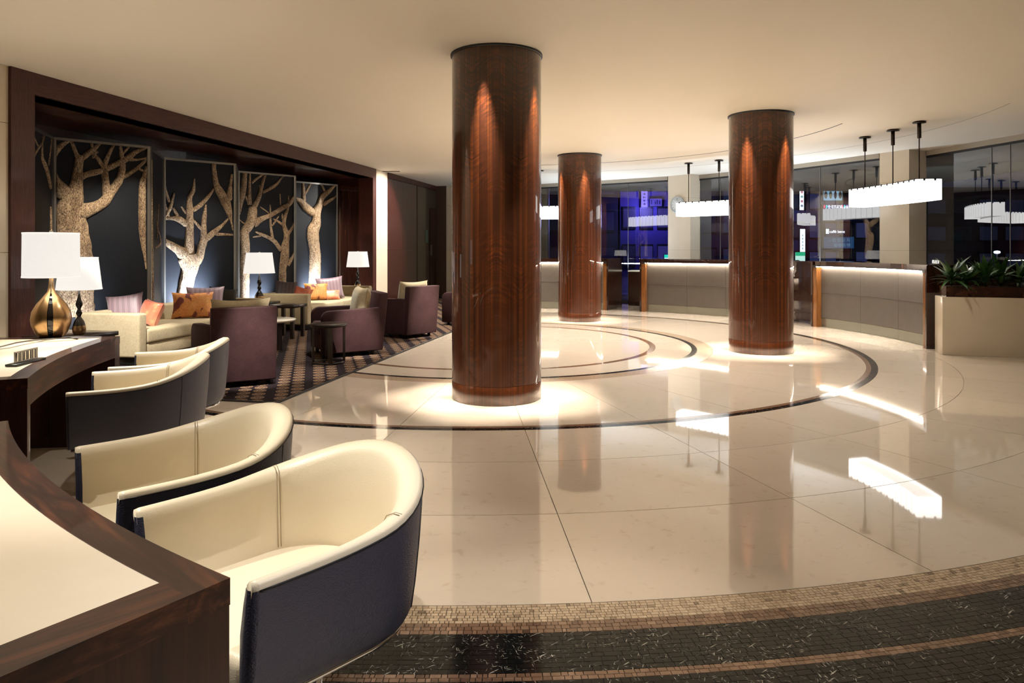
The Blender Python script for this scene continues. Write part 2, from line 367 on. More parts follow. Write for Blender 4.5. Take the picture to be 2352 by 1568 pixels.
def striped(name, a, b_, n=46):
    m, nt, b = mat(name); v = coords(nt)
    w = N(nt, 'ShaderNodeTexWave', bands_direction='X'); w.inputs['Scale'].default_value = 5.2; w.inputs['Distortion'].default_value = 0.0
    nt.links.new(v, w.inputs['Vector'])
    c = ramp(nt, w.outputs['Fac'], [(0.0, a), (0.72, a), (0.80, b_), (1, a)])
    nt.links.new(c, b.inputs['Base Color']); b.inputs['Roughness'].default_value = 0.45; b.inputs['Sheen Weight'].default_value = 0.3; return m
M_STRIPE = striped('mauve_striped_silk', (0.20, 0.135, 0.16), (0.42, 0.30, 0.32))
M_STRIPED = striped('dark_striped_silk', (0.055, 0.035, 0.040), (0.16, 0.10, 0.11))
def satin(name):
    m, nt, b = mat(name); v = coords(nt); n = noise(nt, v, 6, 3, 0.5, 0.6)
    c = ramp(nt, n, [(0.35, (0.62, 0.13, 0.07)), (0.55, (0.72, 0.22, 0.12)), (0.68, (0.80, 0.42, 0.18))])
    nt.links.new(c, b.inputs['Base Color']); b.inputs['Roughness'].default_value = 0.3; b.inputs['Sheen Weight'].default_value = 0.4; return m
M_SATIN = satin('coral_satin')
def floral(name):
    m, nt, b = mat(name); v = coords(nt)
    n = noise(nt, v, 7.5, 2, 0.4, 0.4); n2 = noise(nt, v, 50, 3)
    c = ramp(nt, n, [(0.0, (0.12, 0.02, 0.02)), (0.39, (0.16, 0.03, 0.025)), (0.41, (0.60, 0.23, 0.06)), (0.7, (0.68, 0.33, 0.10))])
    c = mix(nt, 0.5, c, ramp(nt, n2, [(0.35, (0.55, 0.45, 0.4)), (0.6, (1, 1, 1))]), 'MULTIPLY')
    nt.links.new(c, b.inputs['Base Color']); b.inputs['Roughness'].default_value = 0.6; bump(nt, n2, b, 0.4, 0.004); return m
M_FLORAL = floral('orange_flower_fabric')
def carpet():
    m, nt, b = mat('medallion_carpet')
    tc = nt.nodes.new('ShaderNodeTexCoord'); sp = nt.nodes.new('ShaderNodeSeparateXYZ'); mpr = nt.nodes.new('ShaderNodeMapping'); mpr.inputs['Rotation'].default_value = (0, 0, R_(-27)); nt.links.new(tc.outputs['Object'], mpr.inputs['Vector']); nt.links.new(mpr.outputs[0], sp.inputs[0])
    def MA(op, a, bb=None, c=None):
        n = N(nt, 'ShaderNodeMath', operation=op)
        for i, x in enumerate((a, bb, c)):
            if x is None: continue
            if isinstance(x, (int, float)): n.inputs[i].default_value = x
            else: nt.links.new(x, n.inputs[i])
        return n.outputs[0]
    PER, CP, RW = 0.34, 0.138, 0.160
    X, Y = sp.outputs[0], sp.outputs[1]
    best = None; ang = None
    for k in (0, 1):
        xl = MA('SUBTRACT', MA('SUBTRACT', MA('FLOORED_MODULO', MA('ADD', X, 20.0), PER), PER/2), (k-0.5)*CP)
        yl = MA('SUBTRACT', MA('FLOORED_MODULO', MA('ADD', Y, 20.0+k*RW/2), RW), RW/2)
        d = MA('SQRT', MA('ADD', MA('POWER', MA('DIVIDE', xl, 0.060), 2), MA('POWER', MA('DIVIDE', yl, 0.066), 2)))
        a = MA('ARCTAN2', yl, xl)
        # ring + petals
        pet = MA('MULTIPLY', MA('SINE', MA('MULTIPLY', a, 8.0)), 0.12)
        ring = MA('LESS_THAN', MA('ABSOLUTE', MA('SUBTRACT', d, 0.90)), 0.09)
        inner = MA('LESS_THAN', MA('ABSOLUTE', MA('SUBTRACT', MA('ADD', d, pet), 0.52)), 0.17)
        core = MA('LESS_THAN', d, 0.16)
        s = MA('MAXIMUM', MA('MAXIMUM', ring, inner), core)
        best = s if best is None else MA('MAXIMUM', best, s)
    n = noise(nt, tc.outputs['Object'], 120, 3)
    c = mix(nt, best, (0.014, 0.009, 0.011), (0.20, 0.125, 0.075))
    c = mix(nt, 0.4, c, ramp(nt, n, [(0.3, (0.4, 0.4, 0.4)), (0.65, (1, 1, 1))]), 'MULTIPLY')
    nt.links.new(c, b.inputs['Base Color']); b.inputs['Roughness'].default_value = 0.95; b.inputs['Specular IOR Level'].default_value = 0.1
    bump(nt, n, b, 0.5, 0.004); return m
M_CARPET = carpet()
def bark():
    m, nt, b = mat('carved_bark'); v = coords(nt, (1, 1, 0.5))
    n = noise(nt, v, 85, 5, 0.7, 0.5); n2 = noise(nt, v, 7, 4, 0.6, 1.0)
    c = ramp(nt, n, [(0.38, (0.03, 0.018, 0.011)), (0.46, (0.28, 0.185, 0.11)), (0.60, (0.62, 0.47, 0.30))])
    c = mix(nt, 0.6, c, ramp(nt, n2, [(0.38, (0.38, 0.30, 0.24)), (0.55, (1, 1, 1))]), 'MULTIPLY')
    nt.links.new(c, b.inputs['Base Color']); b.inputs['Roughness'].default_value = 0.6; bump(nt, n, b, 1.0, 0.02); return m
M_BARK = bark()
M_NAVY = stone('navy_linen_panel', (0.007, 0.0085, 0.012), (0.013, 0.0155, 0.021), 0.5, 40); M_NAVY.node_tree.nodes['Principled BSDF'].inputs['Specular IOR Level'].default_value = 0.15
M_STEEL = flat('steel_frame', (0.24, 0.24, 0.23), 0.3, 0.8)
M_CHROME = flat('chrome', (0.8, 0.8, 0.8), 0.08, 1)
M_BRONZE = flat('dark_bronze', (0.035, 0.026, 0.020), 0.4, 0.7)
M_GOLD = flat('satin_gold', (0.58, 0.38, 0.19), 0.27, 1)
M_BGLASS = flat('black_glass', (0.004, 0.004, 0.005), 0.04, spec=0.8)
M_MARBLEW = stone('white_marble', (0.80, 0.76, 0.66), (0.68, 0.62, 0.52), 0.12, 5)
M_WHITE = flat('white_laminate', (0.75, 0.74, 0.70), 0.35)
def shade_mat(name, col, s):
    m, nt, b = mat(name); v = coords(nt); n = noise(nt, v, 90, 2)
    c = mix(nt, 0.12, col, ramp(nt, n, [(0.35, (0.7, 0.7, 0.7)), (0.6, (1, 1, 1))]), 'MULTIPLY')
    nt.links.new(c, b.inputs['Emission Color']); b.inputs['Emission Strength'].default_value = s
    b.inputs['Base Color'].default_value = (0.16, 0.155, 0.145, 1); b.inputs['Roughness'].default_value = 0.9; return m
M_SHADE = shade_mat('linen_shade', (1.0, 0.95, 0.88), 0.92)
M_SHADE2 = shade_mat('linen_shade_bright', (1.0, 0.96, 0.90), 0.86)
M_PEND = shade_mat('pendant_acrylic', (1.0, 0.97, 0.93), 3.6)
M_LED = flat('led_strip', (1, 1, 1), 0.5, em=(1.0, 0.90, 0.76), es=110)
M_LED2 = flat('led_strip_base', (1, 1, 1), 0.5, em=(1.0, 0.95, 0.85), es=12)
def glass_mat():
    m = bpy.data.materials.new('window_glass'); m.use_nodes = True; nt = m.node_tree; nt.nodes.remove(nt.nodes['Principled BSDF'])
    out = nt.nodes['Material Output']
    tr = N(nt, 'ShaderNodeBsdfTransparent'); tr.inputs[0].default_value = (0.78, 0.84, 0.84, 1)
    gl = N(nt, 'ShaderNodeBsdfGlossy'); gl.inputs['Roughness'].default_value = 0.0; gl.inputs[0].default_value = (0.95, 0.97, 1, 1)
    fr = N(nt, 'ShaderNodeFresnel'); fr.inputs[0].default_value = 1.75
    mx = N(nt, 'ShaderNodeMath', operation='MULTIPLY_ADD'); mx.inputs[1].default_value = 1.5; mx.inputs[2].default_value = 0.03; mx.use_clamp = True
    nt.links.new(fr.outputs[0], mx.inputs[0])
    ms = N(nt, 'ShaderNodeMixShader'); nt.links.new(mx.outputs[0], ms.inputs[0]); nt.links.new(tr.outputs[0], ms.inputs[1]); nt.links.new(gl.outputs[0], ms.inputs[2])
    nt.links.new(ms.outputs[0], out.inputs[0]); return m
M_GLASS = glass_mat()
M_HEAD = flat('window_head_paint', (0.33, 0.29, 0.23), 0.5)
M_BLACKM = flat('black_metal', (0.01, 0.01, 0.012), 0.35)
def leaf_mat():
    m, nt, b = mat('glossy_leaf'); c = ramp(nt, objrand(nt), [(0, (0.012, 0.040, 0.008)), (0.6, (0.022, 0.075, 0.012)), (1, (0.06, 0.14, 0.03))])
    nt.links.new(c, b.inputs['Base Color']); b.inputs['Roughness'].default_value = 0.3; return m
M_LEAF = leaf_mat()
M_SOIL = flat('potting_soil', (0.02, 0.014, 0.01), 0.9)

# ---------------------------------------------------------------- floor: round marble paving
fl = MB(); fl.prism([(-9, -5), (11, -5), (11, 22), (-9, 22)], -0.06, -0.012)
floor = st(fl.build('floor', M_JOINT))
J = 0.0022
def ring_slabs(R0, R1, a_off, step, m=M_CREAM, name='marble_slab', z1=0.0, n=6, keep=None, j=J):
    k = 0
    cnt = int(round(360/step))
    for i in range(cnt):
        a0 = a_off+i*step; a1 = a0+step
        mx, my = polar((R0+R1)/2, (a0+a1)/2)
        if keep and not keep(mx, my): continue
        da = math.degrees(j/max(R1, .1)); mb = MB()
        arcbox(mb, R0+j, R1-j, a0+da, a1-da, -0.012, z1, n)
        mb.build(name, m, floor)
inroom = lambda x, y: -7 < x < 9.2 and -2.5 < y < 20.5
STEP, OFF = 11.25, 180-4.6
ring_slabs(0.02, 2.22, OFF, 45, n=16)
ring_slabs(2.30, 2.777, OFF, 22.5, n=10)
ring_slabs(3.046, 4.80, OFF, STEP, n=8, keep=inroom)
ring_slabs(4.92, 5.71, OFF, STEP, n=8, keep=inroom)
ring_slabs(5.71, 6.61, OFF, STEP, n=8, keep=inroom)
ring_slabs(6.61, 7.53, OFF, STEP, n=8, keep=inroom)
ring_slabs(8.45, 9.6, OFF, STEP, n=8, keep=inroom)
ring_slabs(9.6, 11.2, OFF, STEP, n=8, keep=inroom)
ring_slabs(11.2, 13.2, OFF, STEP, n=8, keep=inroom)
def ring_band(R0, R1, m, name, a0=0, a1=360, n=180):
    mb = MB(); arcbox(mb, R0, R1, a0, a1, -0.012, 0.0, n); o = mb.build(name, m, floor, fix=True); return o
def tiles(R0, R1, rows, width, a0, a1, near, m, j=0.0007, name='mosaic_tile'):
    if m is M_BLACK: j = 0.0003
    """real little tiles; the nearest ones are objects of their own, the rest joined"""
    dr = (R1-R0)/rows; out = []
    for r in range(rows):
        Ra, Rb = R0+r*dr, R0+(r+1)*dr; w = math.degrees(width/Ra); a = a0+random.random()*w
        while a < a1:
            ww = w*random.uniform(0.55, 1.5); out.append((Ra+j, Rb-j, a, a+ww-math.degrees(2*j/Ra))); a += ww
    return out
def tile_geo(mb, t, zt):
    Ra, Rb, a, b = t
    p = [polar(Ra, a), polar(Ra, b), polar(Rb, b), polar(Rb, a)]; e = 0.0006
    q = [polar(Ra+e, a+0.005), polar(Ra+e, b-0.005), polar(Rb-e, b-0.005), polar(Rb-e, a+0.005)]
    vs = [(x, y, -0.004) for x, y in p]+[(x, y, zt) for x, y in q]
    mb.add(vs, [(0, 3, 7, 4), (1, 0, 4, 5), (2, 1, 5, 6), (3, 2, 6, 7), (7, 6, 5, 4)])
MA0, MA1 = 180-42, 180+12   # the front arc that is seen (degrees)
sets = [(7.53, 7.657, 7, 0.022, M_TBEIGE), (7.657, 7.73, 3, 0.026, M_TBROWN), (7.966, 8.008, 2, 0.026, M_TBROWN),
        (7.73, 7.966, 9, 0.042, M_BLACK), (8.008, 8.45, 16, 0.042, M_BLACK)]
allt = []
for s in sets:
    for t in tiles(s[0], s[1], s[2], s[3], MA0, MA1, 0, s[4]): allt.append((t, s[4]))
def seen(t):
    x, y = polar(t[0], (t[2]+t[3])/2)
    if y < 2.0: return 1e9
    px = 1176+FPX*x/y; py = HOR+FPX*EYE/y
    if px < 930 or px > 2352 or py > 1568: return 1e9
    return y/math.radians(t[3]-t[2])**0.5
fr_ = [i for i in sorted(range(len(allt)), key=lambda i: seen(allt[i][0])) if allt[i][1] is not M_BLACK and seen(allt[i][0]) < 1e8][:300]
single = set(fr_)
rest = {}
for i, (t, m) in enumerate(allt):
    zt = random.uniform(-0.0006, 0.0)
    if i in single:
        mb = MB(); tile_geo(mb, t, zt); mb.build('mosaic_tile', m, floor)
    else:
        tile_geo(rest.setdefault(m.name, (MB(), m))[0], t, zt)
for k, (mb, m) in rest.items(): st(mb.build('mosaic_tiles', m, floor), 'stuff')
mb = MB(); arcbox(mb, 7.731, 7.965, MA0, MA1, -0.012, -0.0025, 40); arcbox(mb, 8.009, 8.449, MA0, MA1, -0.012, -0.0025, 40); mb.build('black_bedding', M_BLKB, floor)
for (a, b_, r, w, m) in sets: ring_band(a, b_, m, 'stone_border', MA1-360, MA0, 120)
ring_band(2.22, 2.30, M_TBROWN, 'brown_stone_ring')
ring_band(2.777, 2.847, M_BLACK, 'black_stone_ring')
ring_band(2.847, 3.046, mosaic('beige_band', [(0, (0.36, 0.27, 0.19)), (1, (0.32, 0.235, 0.16))]), 'beige_stone_ring')
ring_band(4.80, 4.85, M_TBROWN, 'brown_stone_ring')
ring_band(4.85, 4.92, M_BLACK, 'black_stone_ring')

# ---------------------------------------------------------------- ceiling
cl = MB(); cl.prism([(-9, -5), (11.5, -5), (11.5, 22), (-9, 22)], CEIL, CEIL+0.15)
ceiling = st(cl.build('ceiling', M_CEIL))
mb = MB(); arcbox(mb, 4.925, 4.94, -10, 92, CEIL-0.004, CEIL+0.001, 90); mb.build('slot_diffuser', M_BLACKM, ceiling)
mb = MB(); arcbox(mb, 6.50, 6.506, -10, 104, CEIL-0.002, CEIL+0.001, 90); mb.build('expansion_joint', flat('joint_line', (0.25, 0.22, 0.18), 0.6), ceiling)
v = MB(); v.box(-0.25, 0.25, -0.03, 0.03, CEIL-0.012, CEIL, Matrix.Translation(PX(893, 393, 16.3).to_2d().to_3d()))
v.build('air_vent', M_BLACKM, ceiling)

# ---------------------------------------------------------------- lounge wall
RZ = -TH
def lounge_obj(mb, name, m, parent=None, **k):
    o = mb.build(name, m, parent, **k)
    if parent is None: o.location = (LO[0], LO[1], 0); o.rotation_euler = (0, 0, RZ)
    return o
def stone_wall(name, x0, x1, y0, y1, ys, zs):
    mb = MB(); mb.box(x0, x1-0.012, y0, y1, 0, CEIL); w = st(lounge_obj(mb, name, M_JOINT))
    ye = [y0]+ys+[y1]; ze = [0]+zs+[CEIL]
    for a, b_ in zip(ye, ye[1:]):
        for c, d in zip(ze, ze[1:]):
            q = MB(); q.box(x1-0.02, x1, a+0.002, b_-0.002, c+0.002, d-0.002); q.build('stone_panel', M_STONE, w)
    return w
stone_wall('wall_left', -0.3, 0.0, -12, 0.0, [-10, -8, -6, -4, -2], [1.31, 2.55])
stone_wall('wall_left_pier', -0.3, 0.0, 9.14, 9.885, [], [1.31, 2.55])
# niche with timber lining
SOF = 2.886
mb = MB(); mb.box(-1.6, -1.5, 0.0, 9.14, 0, CEIL); w = st(lounge_obj(mb, 'wall_niche_back', M_WOOD))
mb = MB(); mb.box(-1.5, -0.3, 0.0, 0.27, 0, CEIL); q = mb.build('side_lining', M_WOOD, w)
mb = MB(); mb.box(-1.5, -0.3, 8.95, 9.14, 0, CEIL); mb.build('side_lining', M_WOOD, w)
mb = MB(); mb.box(-1.5, -0.02, 0.27, 8.95, SOF, SOF+0.08); mb.build('soffit', M_SOFF, w)
mb = MB(); mb.box(-1.5, -1.42, 0.27, 8.95, 2.752, SOF); mb.build('valance', M_SOFF, w)
mb = MB(); mb.box(-0.3, 0.03, 0.0, 0.27, 0, CEIL-0.001); fr = st(lounge_obj(mb, 'trim_1', M_FRAME))
mb = MB(); mb.box(-0.3, 0.03, 8.95, 9.14, 0, CEIL-0.001); st(lounge_obj(mb, 'trim_2', M_FRAME))
mb = MB(); mb.box(-0.3, 0.03, 0.27, 8.95, SOF, CEIL-0.001); st(lounge_obj(mb, 'trim_3', M_FRAMEH))
# glossy timber wall beyond the pier, door and end wall
mb = MB(); mb.box(-0.3, -0.02, 9.885, 13.6, 0, 2.98); w = st(lounge_obj(mb, 'wall_timber', M_WOOD))
mb = MB(); mb.box(-0.3, 0.02, 9.885, 13.6, 2.98, CEIL); mb.build('fascia', M_FRAMEH, w)
for y0, y1 in ((9.89, 10.9), (10.904, 11.95)):
    for z0, z1 in ((0.02, 1.31), (1.314, 2.97)):
        q = MB(); q.box(-0.021, -0.004, y0, y1, z0, z1); q.build('veneer_panel', M_SOFFG, w)
mb = MB(); mb.box(-0.021, 0.0, 12.0, 13.55, 0, 2.97); mb.build('brown_panel', flat('brown_lacquer', (0.05, 0.035, 0.022), 0.25, coat=0.4), w)
mb = MB(); mb.box(0.0, 0.03, 13.0, 13.5, 0, 2.45); d = st(lounge_obj(mb, 'door_1', M_WOOD))
mb = MB(); mb.box(0.03, 0.06, 13.05, 13.09, 1.15, 1.45); mb.build('door_handle', M_CHROME, d)
mb = MB(); mb.box(0.0, 0.006, 12.62, 12.86, 1.5, 1.85); sg = lounge_obj(mb, 'notice_sign', flat('green_sign', (0.03, 0.07, 0.05), 0.4)); tag(sg, 'small dark green notice plate on the brown wall beside the far door', 'sign')
mb = MB()
c_, s_ = cos(TH), sin(TH)
p0 = LG(-0.3, 13.6); p1 = LG(0.30, 13.6); p2 = LG(2.95, 13.6)
mb = MB(); mb.box(-0.3, 0.3, 13.6, 13.8, 0, CEIL); st(lounge_obj(mb, 'wall_end_timber', flat('brown_lacquer_wall', (0.06, 0.035, 0.022), 0.3)))
mb = MB(); mb.box(0.3, 3.2, 13.62, 13.8, 0, CEIL); w = st(lounge_obj(mb, 'wall_end', M_JOINT))
for a, b_ in ((0.3, 1.2), (1.2, 2.2), (2.2, 3.2)):
    for c, d in ((0, 1.31), (1.31, 2.55), (2.55, CEIL)):
        q = MB(); q.box(a+0.002, b_-0.002, 13.6, 13.62, c+0.002, d-0.002); q.build('stone_panel', M_STONE, w)

# ---------------------------------------------------------------- tree screen
US = [0.85, 1.92, 2.90, 3.98, 4.95, 5.93, 6.95, 7.95, 8.93]
VS = [-0.745, -1.36, -0.745, -1.36, -0.745, -1.33, -0.745, -1.30, -0.80]
ZT = 2.75
screen = empty('tree_relief_screen', LG(-1.0, 0.85), RZ, 'folding screen of navy panels carved with pale bare trees behind the sofas', 'screen')
inv = (Matrix.Translation(LG(-1.0, 0.85)) @ Matrix.Rotation(RZ, 4, 'Z')).inverted()
panels = []
for k in range(8):
    A, B = LG(VS[k], US[k]), LG(VS[k+1], US[k+1])
    d = (B-A).normalized(); n = Vector((d.y, -d.x, 0))
    if n.dot(Vector((0, 0, 0))-A) < 0: n = -n      # towards the camera side
    # the room side of the screen is +x in the lounge frame
    hall = LG(1, 0)-LG(0, 0)
    if n.dot(hall) < 0: n = -n
    L = (B-A).length
    M = inv @ Matrix(((d.x, n.x, 0, A.x), (d.y, n.y, 0, A.y), (0, 0, 1, 0), (0, 0, 0, 1)))
    mb = MB(); mb.box(0.012, L-0.012, -0.03, 0.0, 0.05, ZT, M); p = mb.build('panel', M_NAVY, screen, fix=True)
    fb = MB()
    for (x0, x1, z0, z1) in ((0, 0.035, 0.03, ZT+0.002), (L-0.035, L, 0.03, ZT+0.002), (0.035, L-0.035, ZT-0.03, ZT+0.002)): fb.box(x0, x1, -0.035, 0.022, z0, z1, M)
    fb.build('frame', M_STEEL, p, fix=True)
    panels.append((A, B, d, n, L, M, p))
def relief(k, lines, ox, oy, sc, name='tree_relief', pull=0.0):
    A, B, d, n, L, M, p = panels[k]; mb = MB()
    for ln in lines:
        pts = []
        # resample
        for (x, y, w) in ln:
            P = onplane(ox+x/sc, oy+y/sc, A, n)
            u = (P-A).dot(d); depth = P.y; cosf = abs(d.x*depth-d.y*P.x)/depth   # px per metre along the panel
            pts.append((u, P.z, max(0.012, w/sc/2*depth/FPX)))
        for e_ in (0, -1):
            q, q2 = pts[e_], pts[1 if e_ == 0 else -2]; l = hypot(q[0]-q2[0], q[1]-q2[1]) or 1; ex = 0.14
            if q[0] < 0.09 or q[0] > L-0.09 or q[1] > ZT-0.10:
                nq = (q[0]+(q[0]-q2[0])/l*ex, q[1]+(q[1]-q2[1])/l*ex, q[2]*0.95)
                if e_ == 0: pts.insert(0, nq)
                else: pts.append(nq)
        fine = []
        for i in range(len(pts)-1):
            a, b_ = pts[i], pts[i+1]; m = max(2, int(hypot(b_[0]-a[0], b_[1]-a[1])/0.05))
            pa = pts[i-1] if i > 0 else a; pb = pts[i+2] if i+2 < len(pts) else b_
            for j in range(m):
                t = j/m; q = []
                for c in range(3):
                    q.append(0.5*((2*a[c])+(-pa[c]+b_[c])*t+(2*pa[c]-5*a[c]+4*b_[c]-pb[c])*t*t+(-pa[c]+3*a[c]-3*b_[c]+pb[c])*t**3))
                fine.append(tuple(q))
        fine.append(pts[-1])
        G = []
        K = 9
        for i, (u, z, r) in enumerate(fine):
            a = fine[max(i-1, 0)]; b_ = fine[min(i+1, len(fine)-1)]
            tu, tz = b_[0]-a[0], b_[1]-a[1]; l = hypot(tu, tz) or 1; nu, nz = -tz/l, tu/l
            r = max(0.008, r*(1+random.uniform(-0.05, 0.05))); row = []
            if i in (0, len(fine)-1): r *= 0.8
            for j in range(K):
                th = pi*j/(K-1); off = r*cos(th); h = 0.002+min(r*0.75, 0.075)*sin(th)**0.8
                uu = min(max(u+nu*off, 0.036), L-0.036); zz = min(max(z+nz*off, 0.06), ZT-0.03)
                row.append(M @ Vector((uu, h, zz)))
            G.append(row)
        mb.grid(G)
    mb.build(name, M_BARK, p, fix=False)
relief(0, [[(310, 850, 60), (250, 600, 80), (200, 470, 60), (200, 340, 40), (212, 150, 25)], [(280, 560, 40), (310, 350, 30), (322, 200, 22)],
           [(60, 500, 50), (130, 370, 40), (200, 270, 35), (237, 170, 25)], [(150, 310, 30), (100, 200, 25), (75, 90, 20)], [(90, 400, 40), (95, 280, 30)], [(312, 1090, 45), (312, 1430, 50), (312, 2400, 60)]], 60, 280, 5.6)
relief(1, [[(640, 2500, 440), (620, 1900, 440), (600, 1568, 430), (565, 1290, 390), (560, 1150, 330), (600, 1000, 250), (640, 850, 170), (660, 700, 125), (670, 580, 105), (690, 460, 100), (700, 430, 80)],
           [(670, 470, 70), (640, 400, 52), (610, 320, 45), (582, 240, 45)], [(720, 470, 75), (790, 410, 68), (860, 360, 60), (940, 270, 50)], [(850, 400, 50), (925, 385, 40)],
           [(640, 760, 80), (740, 690, 80), (850, 655, 80), (1000, 620, 72), (1150, 545, 75), (1300, 470, 75), (1400, 390, 60), (1525, 335, 45)], [(1300, 480, 50), (1420, 488, 30), (1530, 465, 28)],
           [(600, 1180, 260), (750, 1140, 190), (900, 1090, 140), (1010, 1020, 125), (1090, 900, 115), (1190, 760, 95), (1235, 620, 78), (1240, 500, 60), (1222, 400, 45), (1212, 290, 35)],
           [(1245, 410, 35), (1325, 310, 30)], [(1200, 730, 60), (1320, 665, 55), (1430, 590, 48), (1530, 500, 38)], [(1440, 600, 38), (1530, 640, 25)],
           [(1040, 980, 110), (1025, 800, 88), (1010, 650, 80), (1005, 560, 70), (1065, 410, 52), (1120, 285, 45)], [(985, 570, 52), (920, 470, 48), (872, 410, 38)], [(850, 330, 32), (842, 260, 30)],
           [(520, 960, 220), (430, 850, 190), (370, 750, 120)], [(375, 370, 95), (450, 305, 62), (545, 235, 50)], [(1520, 700, 60), (1495, 800, 85), (1490, 1200, 90), (1500, 1500, 75), (1530, 1760, 30)]], 60, 280, 5.6)
relief(2, [[(28, 30, 44), (28, 500, 50), (30, 1000, 60), (32, 1560, 70)], [(90, 680, 18), (95, 740, 24), (125, 850, 20), (130, 920, 22), (75, 970, 22)], [(110, 500, 8), (100, 700, 10), (95, 860, 8)]], 340, 360, 4.612)
relief(3, [[(380, 1900, 150), (388, 1470, 155), (415, 1300, 150), (440, 1190, 180), (440, 1100, 230), (430, 1040, 220)], [(400, 1060, 170), (340, 1000, 110), (280, 960, 90), (215, 920, 70), (165, 885, 50)],
           [(430, 1050, 120), (438, 850, 86), (440, 700, 80), (438, 560, 70), (440, 430, 52), (478, 360, 40), (490, 230, 18)], [(420, 730, 60), (335, 665, 72), (250, 652, 36), (160, 655, 26)],
           [(320, 650, 48), (265, 540, 24)], [(180, 630, 30), (230, 550, 40), (275, 385, 22)], [(225, 480, 28), (185, 350, 22)], [(200, 570, 25), (172, 480, 18)],
           [(470, 570, 50), (555, 510, 48), (630, 430, 38), (697, 335, 22)], [(400, 600, 25), (350, 525, 18)],
           [(490, 1130, 130), (545, 1050, 90), (565, 960, 80), (590, 880, 76), (588, 750, 60), (595, 640, 50), (612, 505, 18)], [(565, 770, 36), (480, 670, 22)],
           [(600, 890, 60), (690, 805, 60), (780, 730, 35), (850, 655, 20)], [(710, 820, 36), (885, 826, 20)],
           [(880, 690, 20), (860, 600, 60), (820, 480, 100), (765, 380, 90), (720, 290, 62), (700, 160, 50), (695, 60, 45)], [(850, 460, 80), (875, 270, 34)]], 340, 360, 4.612)
relief(5, [[(135, 60, 60), (128, 200, 66), (110, 330, 70), (85, 480, 40)], [(130, 1800, 100), (135, 1300, 110), (140, 950, 110), (130, 780, 110), (170, 720, 110), (215, 620, 115), (228, 480, 105)],
           [(190, 460, 60), (190, 300, 42), (196, 90, 22)], [(180, 430, 40), (145, 355, 22)], [(240, 490, 66), (300, 370, 55), (325, 270, 42), (372, 110, 32)], [(318, 300, 30), (310, 230, 18)],
           [(340, 315, 40), (430, 265, 45), (500, 220, 38), (577, 128, 18)], [(218, 208, 28), (255, 168, 30), (355, 98, 24)],
           [(230, 680, 110), (330, 622, 62), (450, 570, 52), (570, 495, 58), (650, 450, 55), (692, 395, 48)], [(170, 705, 28), (100, 655, 14)],
           [(575, 1700, 95), (575, 1400, 92), (575, 1200, 90), (598, 1060, 105), (602, 950, 98), (620, 850, 72), (618, 780, 68), (592, 700, 46), (602, 600, 44), (640, 480, 26), (646, 350, 12)],
           [(578, 640, 28), (570, 560, 18)], [(640, 800, 40), (692, 715, 28)], [(592, 700, 36), (520, 650, 28), (465, 618, 14)],
           [(555, 990, 50), (490, 890, 50), (420, 840, 40), (330, 800, 34), (260, 770, 14)], [(330, 815, 20), (230, 832, 10)], [(460, 870, 40), (440, 720, 30), (435, 640, 26), (432, 455, 10)],
           [(455, 700, 24), (532, 590, 12)], [(415, 552, 14), (315, 480, 9)], [(552, 460, 16), (545, 330, 9)], [(630, 1160, 60), (692, 1065, 36)]], 535, 380, 5.059)
relief(7, [[(940, 1700, 150), (942, 1400, 150), (950, 1200, 155), (950, 1000, 145), (930, 850, 150), (930, 750, 155), (962, 680, 122), (970, 600, 100), (970, 530, 110), (1000, 470, 84), (1030, 375, 70), (1110, 300, 58), (1185, 225, 28)],
           [(940, 560, 90), (850, 485, 92), (780, 410, 60), (722, 392, 40)], [(825, 430, 50), (820, 300, 40), (815, 200, 30)], [(832, 340, 30), (902, 210, 24)],
           [(1075, 320, 30), (1025, 212, 22)], [(1040, 455, 52), (1130, 400, 40), (1215, 348, 24)]], 535, 380, 5.059)

# ---------------------------------------------------------------- columns
CLAB = ['tall glossy figured-wood column nearest the camera', 'smallest glossy figured-wood column, farthest back near the reception desks', 'glossy figured-wood column standing to the right by the curved dark ring']
for (x, y), lb in zip(COLS, CLAB):
    c = empty('column', (x, y, 0), 0, lb, 'column', 'round wooden columns of the hall'); c.rotation_euler.z = atan2(-x, y)*0.6
    mb = MB(); mb.lathe([(CR, 0.165), (CR, CEIL-0.02)], 96); mb.build('veneer_shaft', M_VENEER, c)
    mb = MB(); mb.lathe([(CR-0.004, 0.0), (CR-0.0005, 0.004), (CR-0.0005, 0.161), (CR-0.004, 0.165)], 96); mb.build('base_band', M_VENEER, c)
    mb = MB(); mb.lathe([(CR-0.02, CEIL-0.02), (CR+0.012, CEIL-0.02), (CR+0.012, CEIL-0.001)], 96); mb.build('ceiling_collar', M_BLACKM, c)

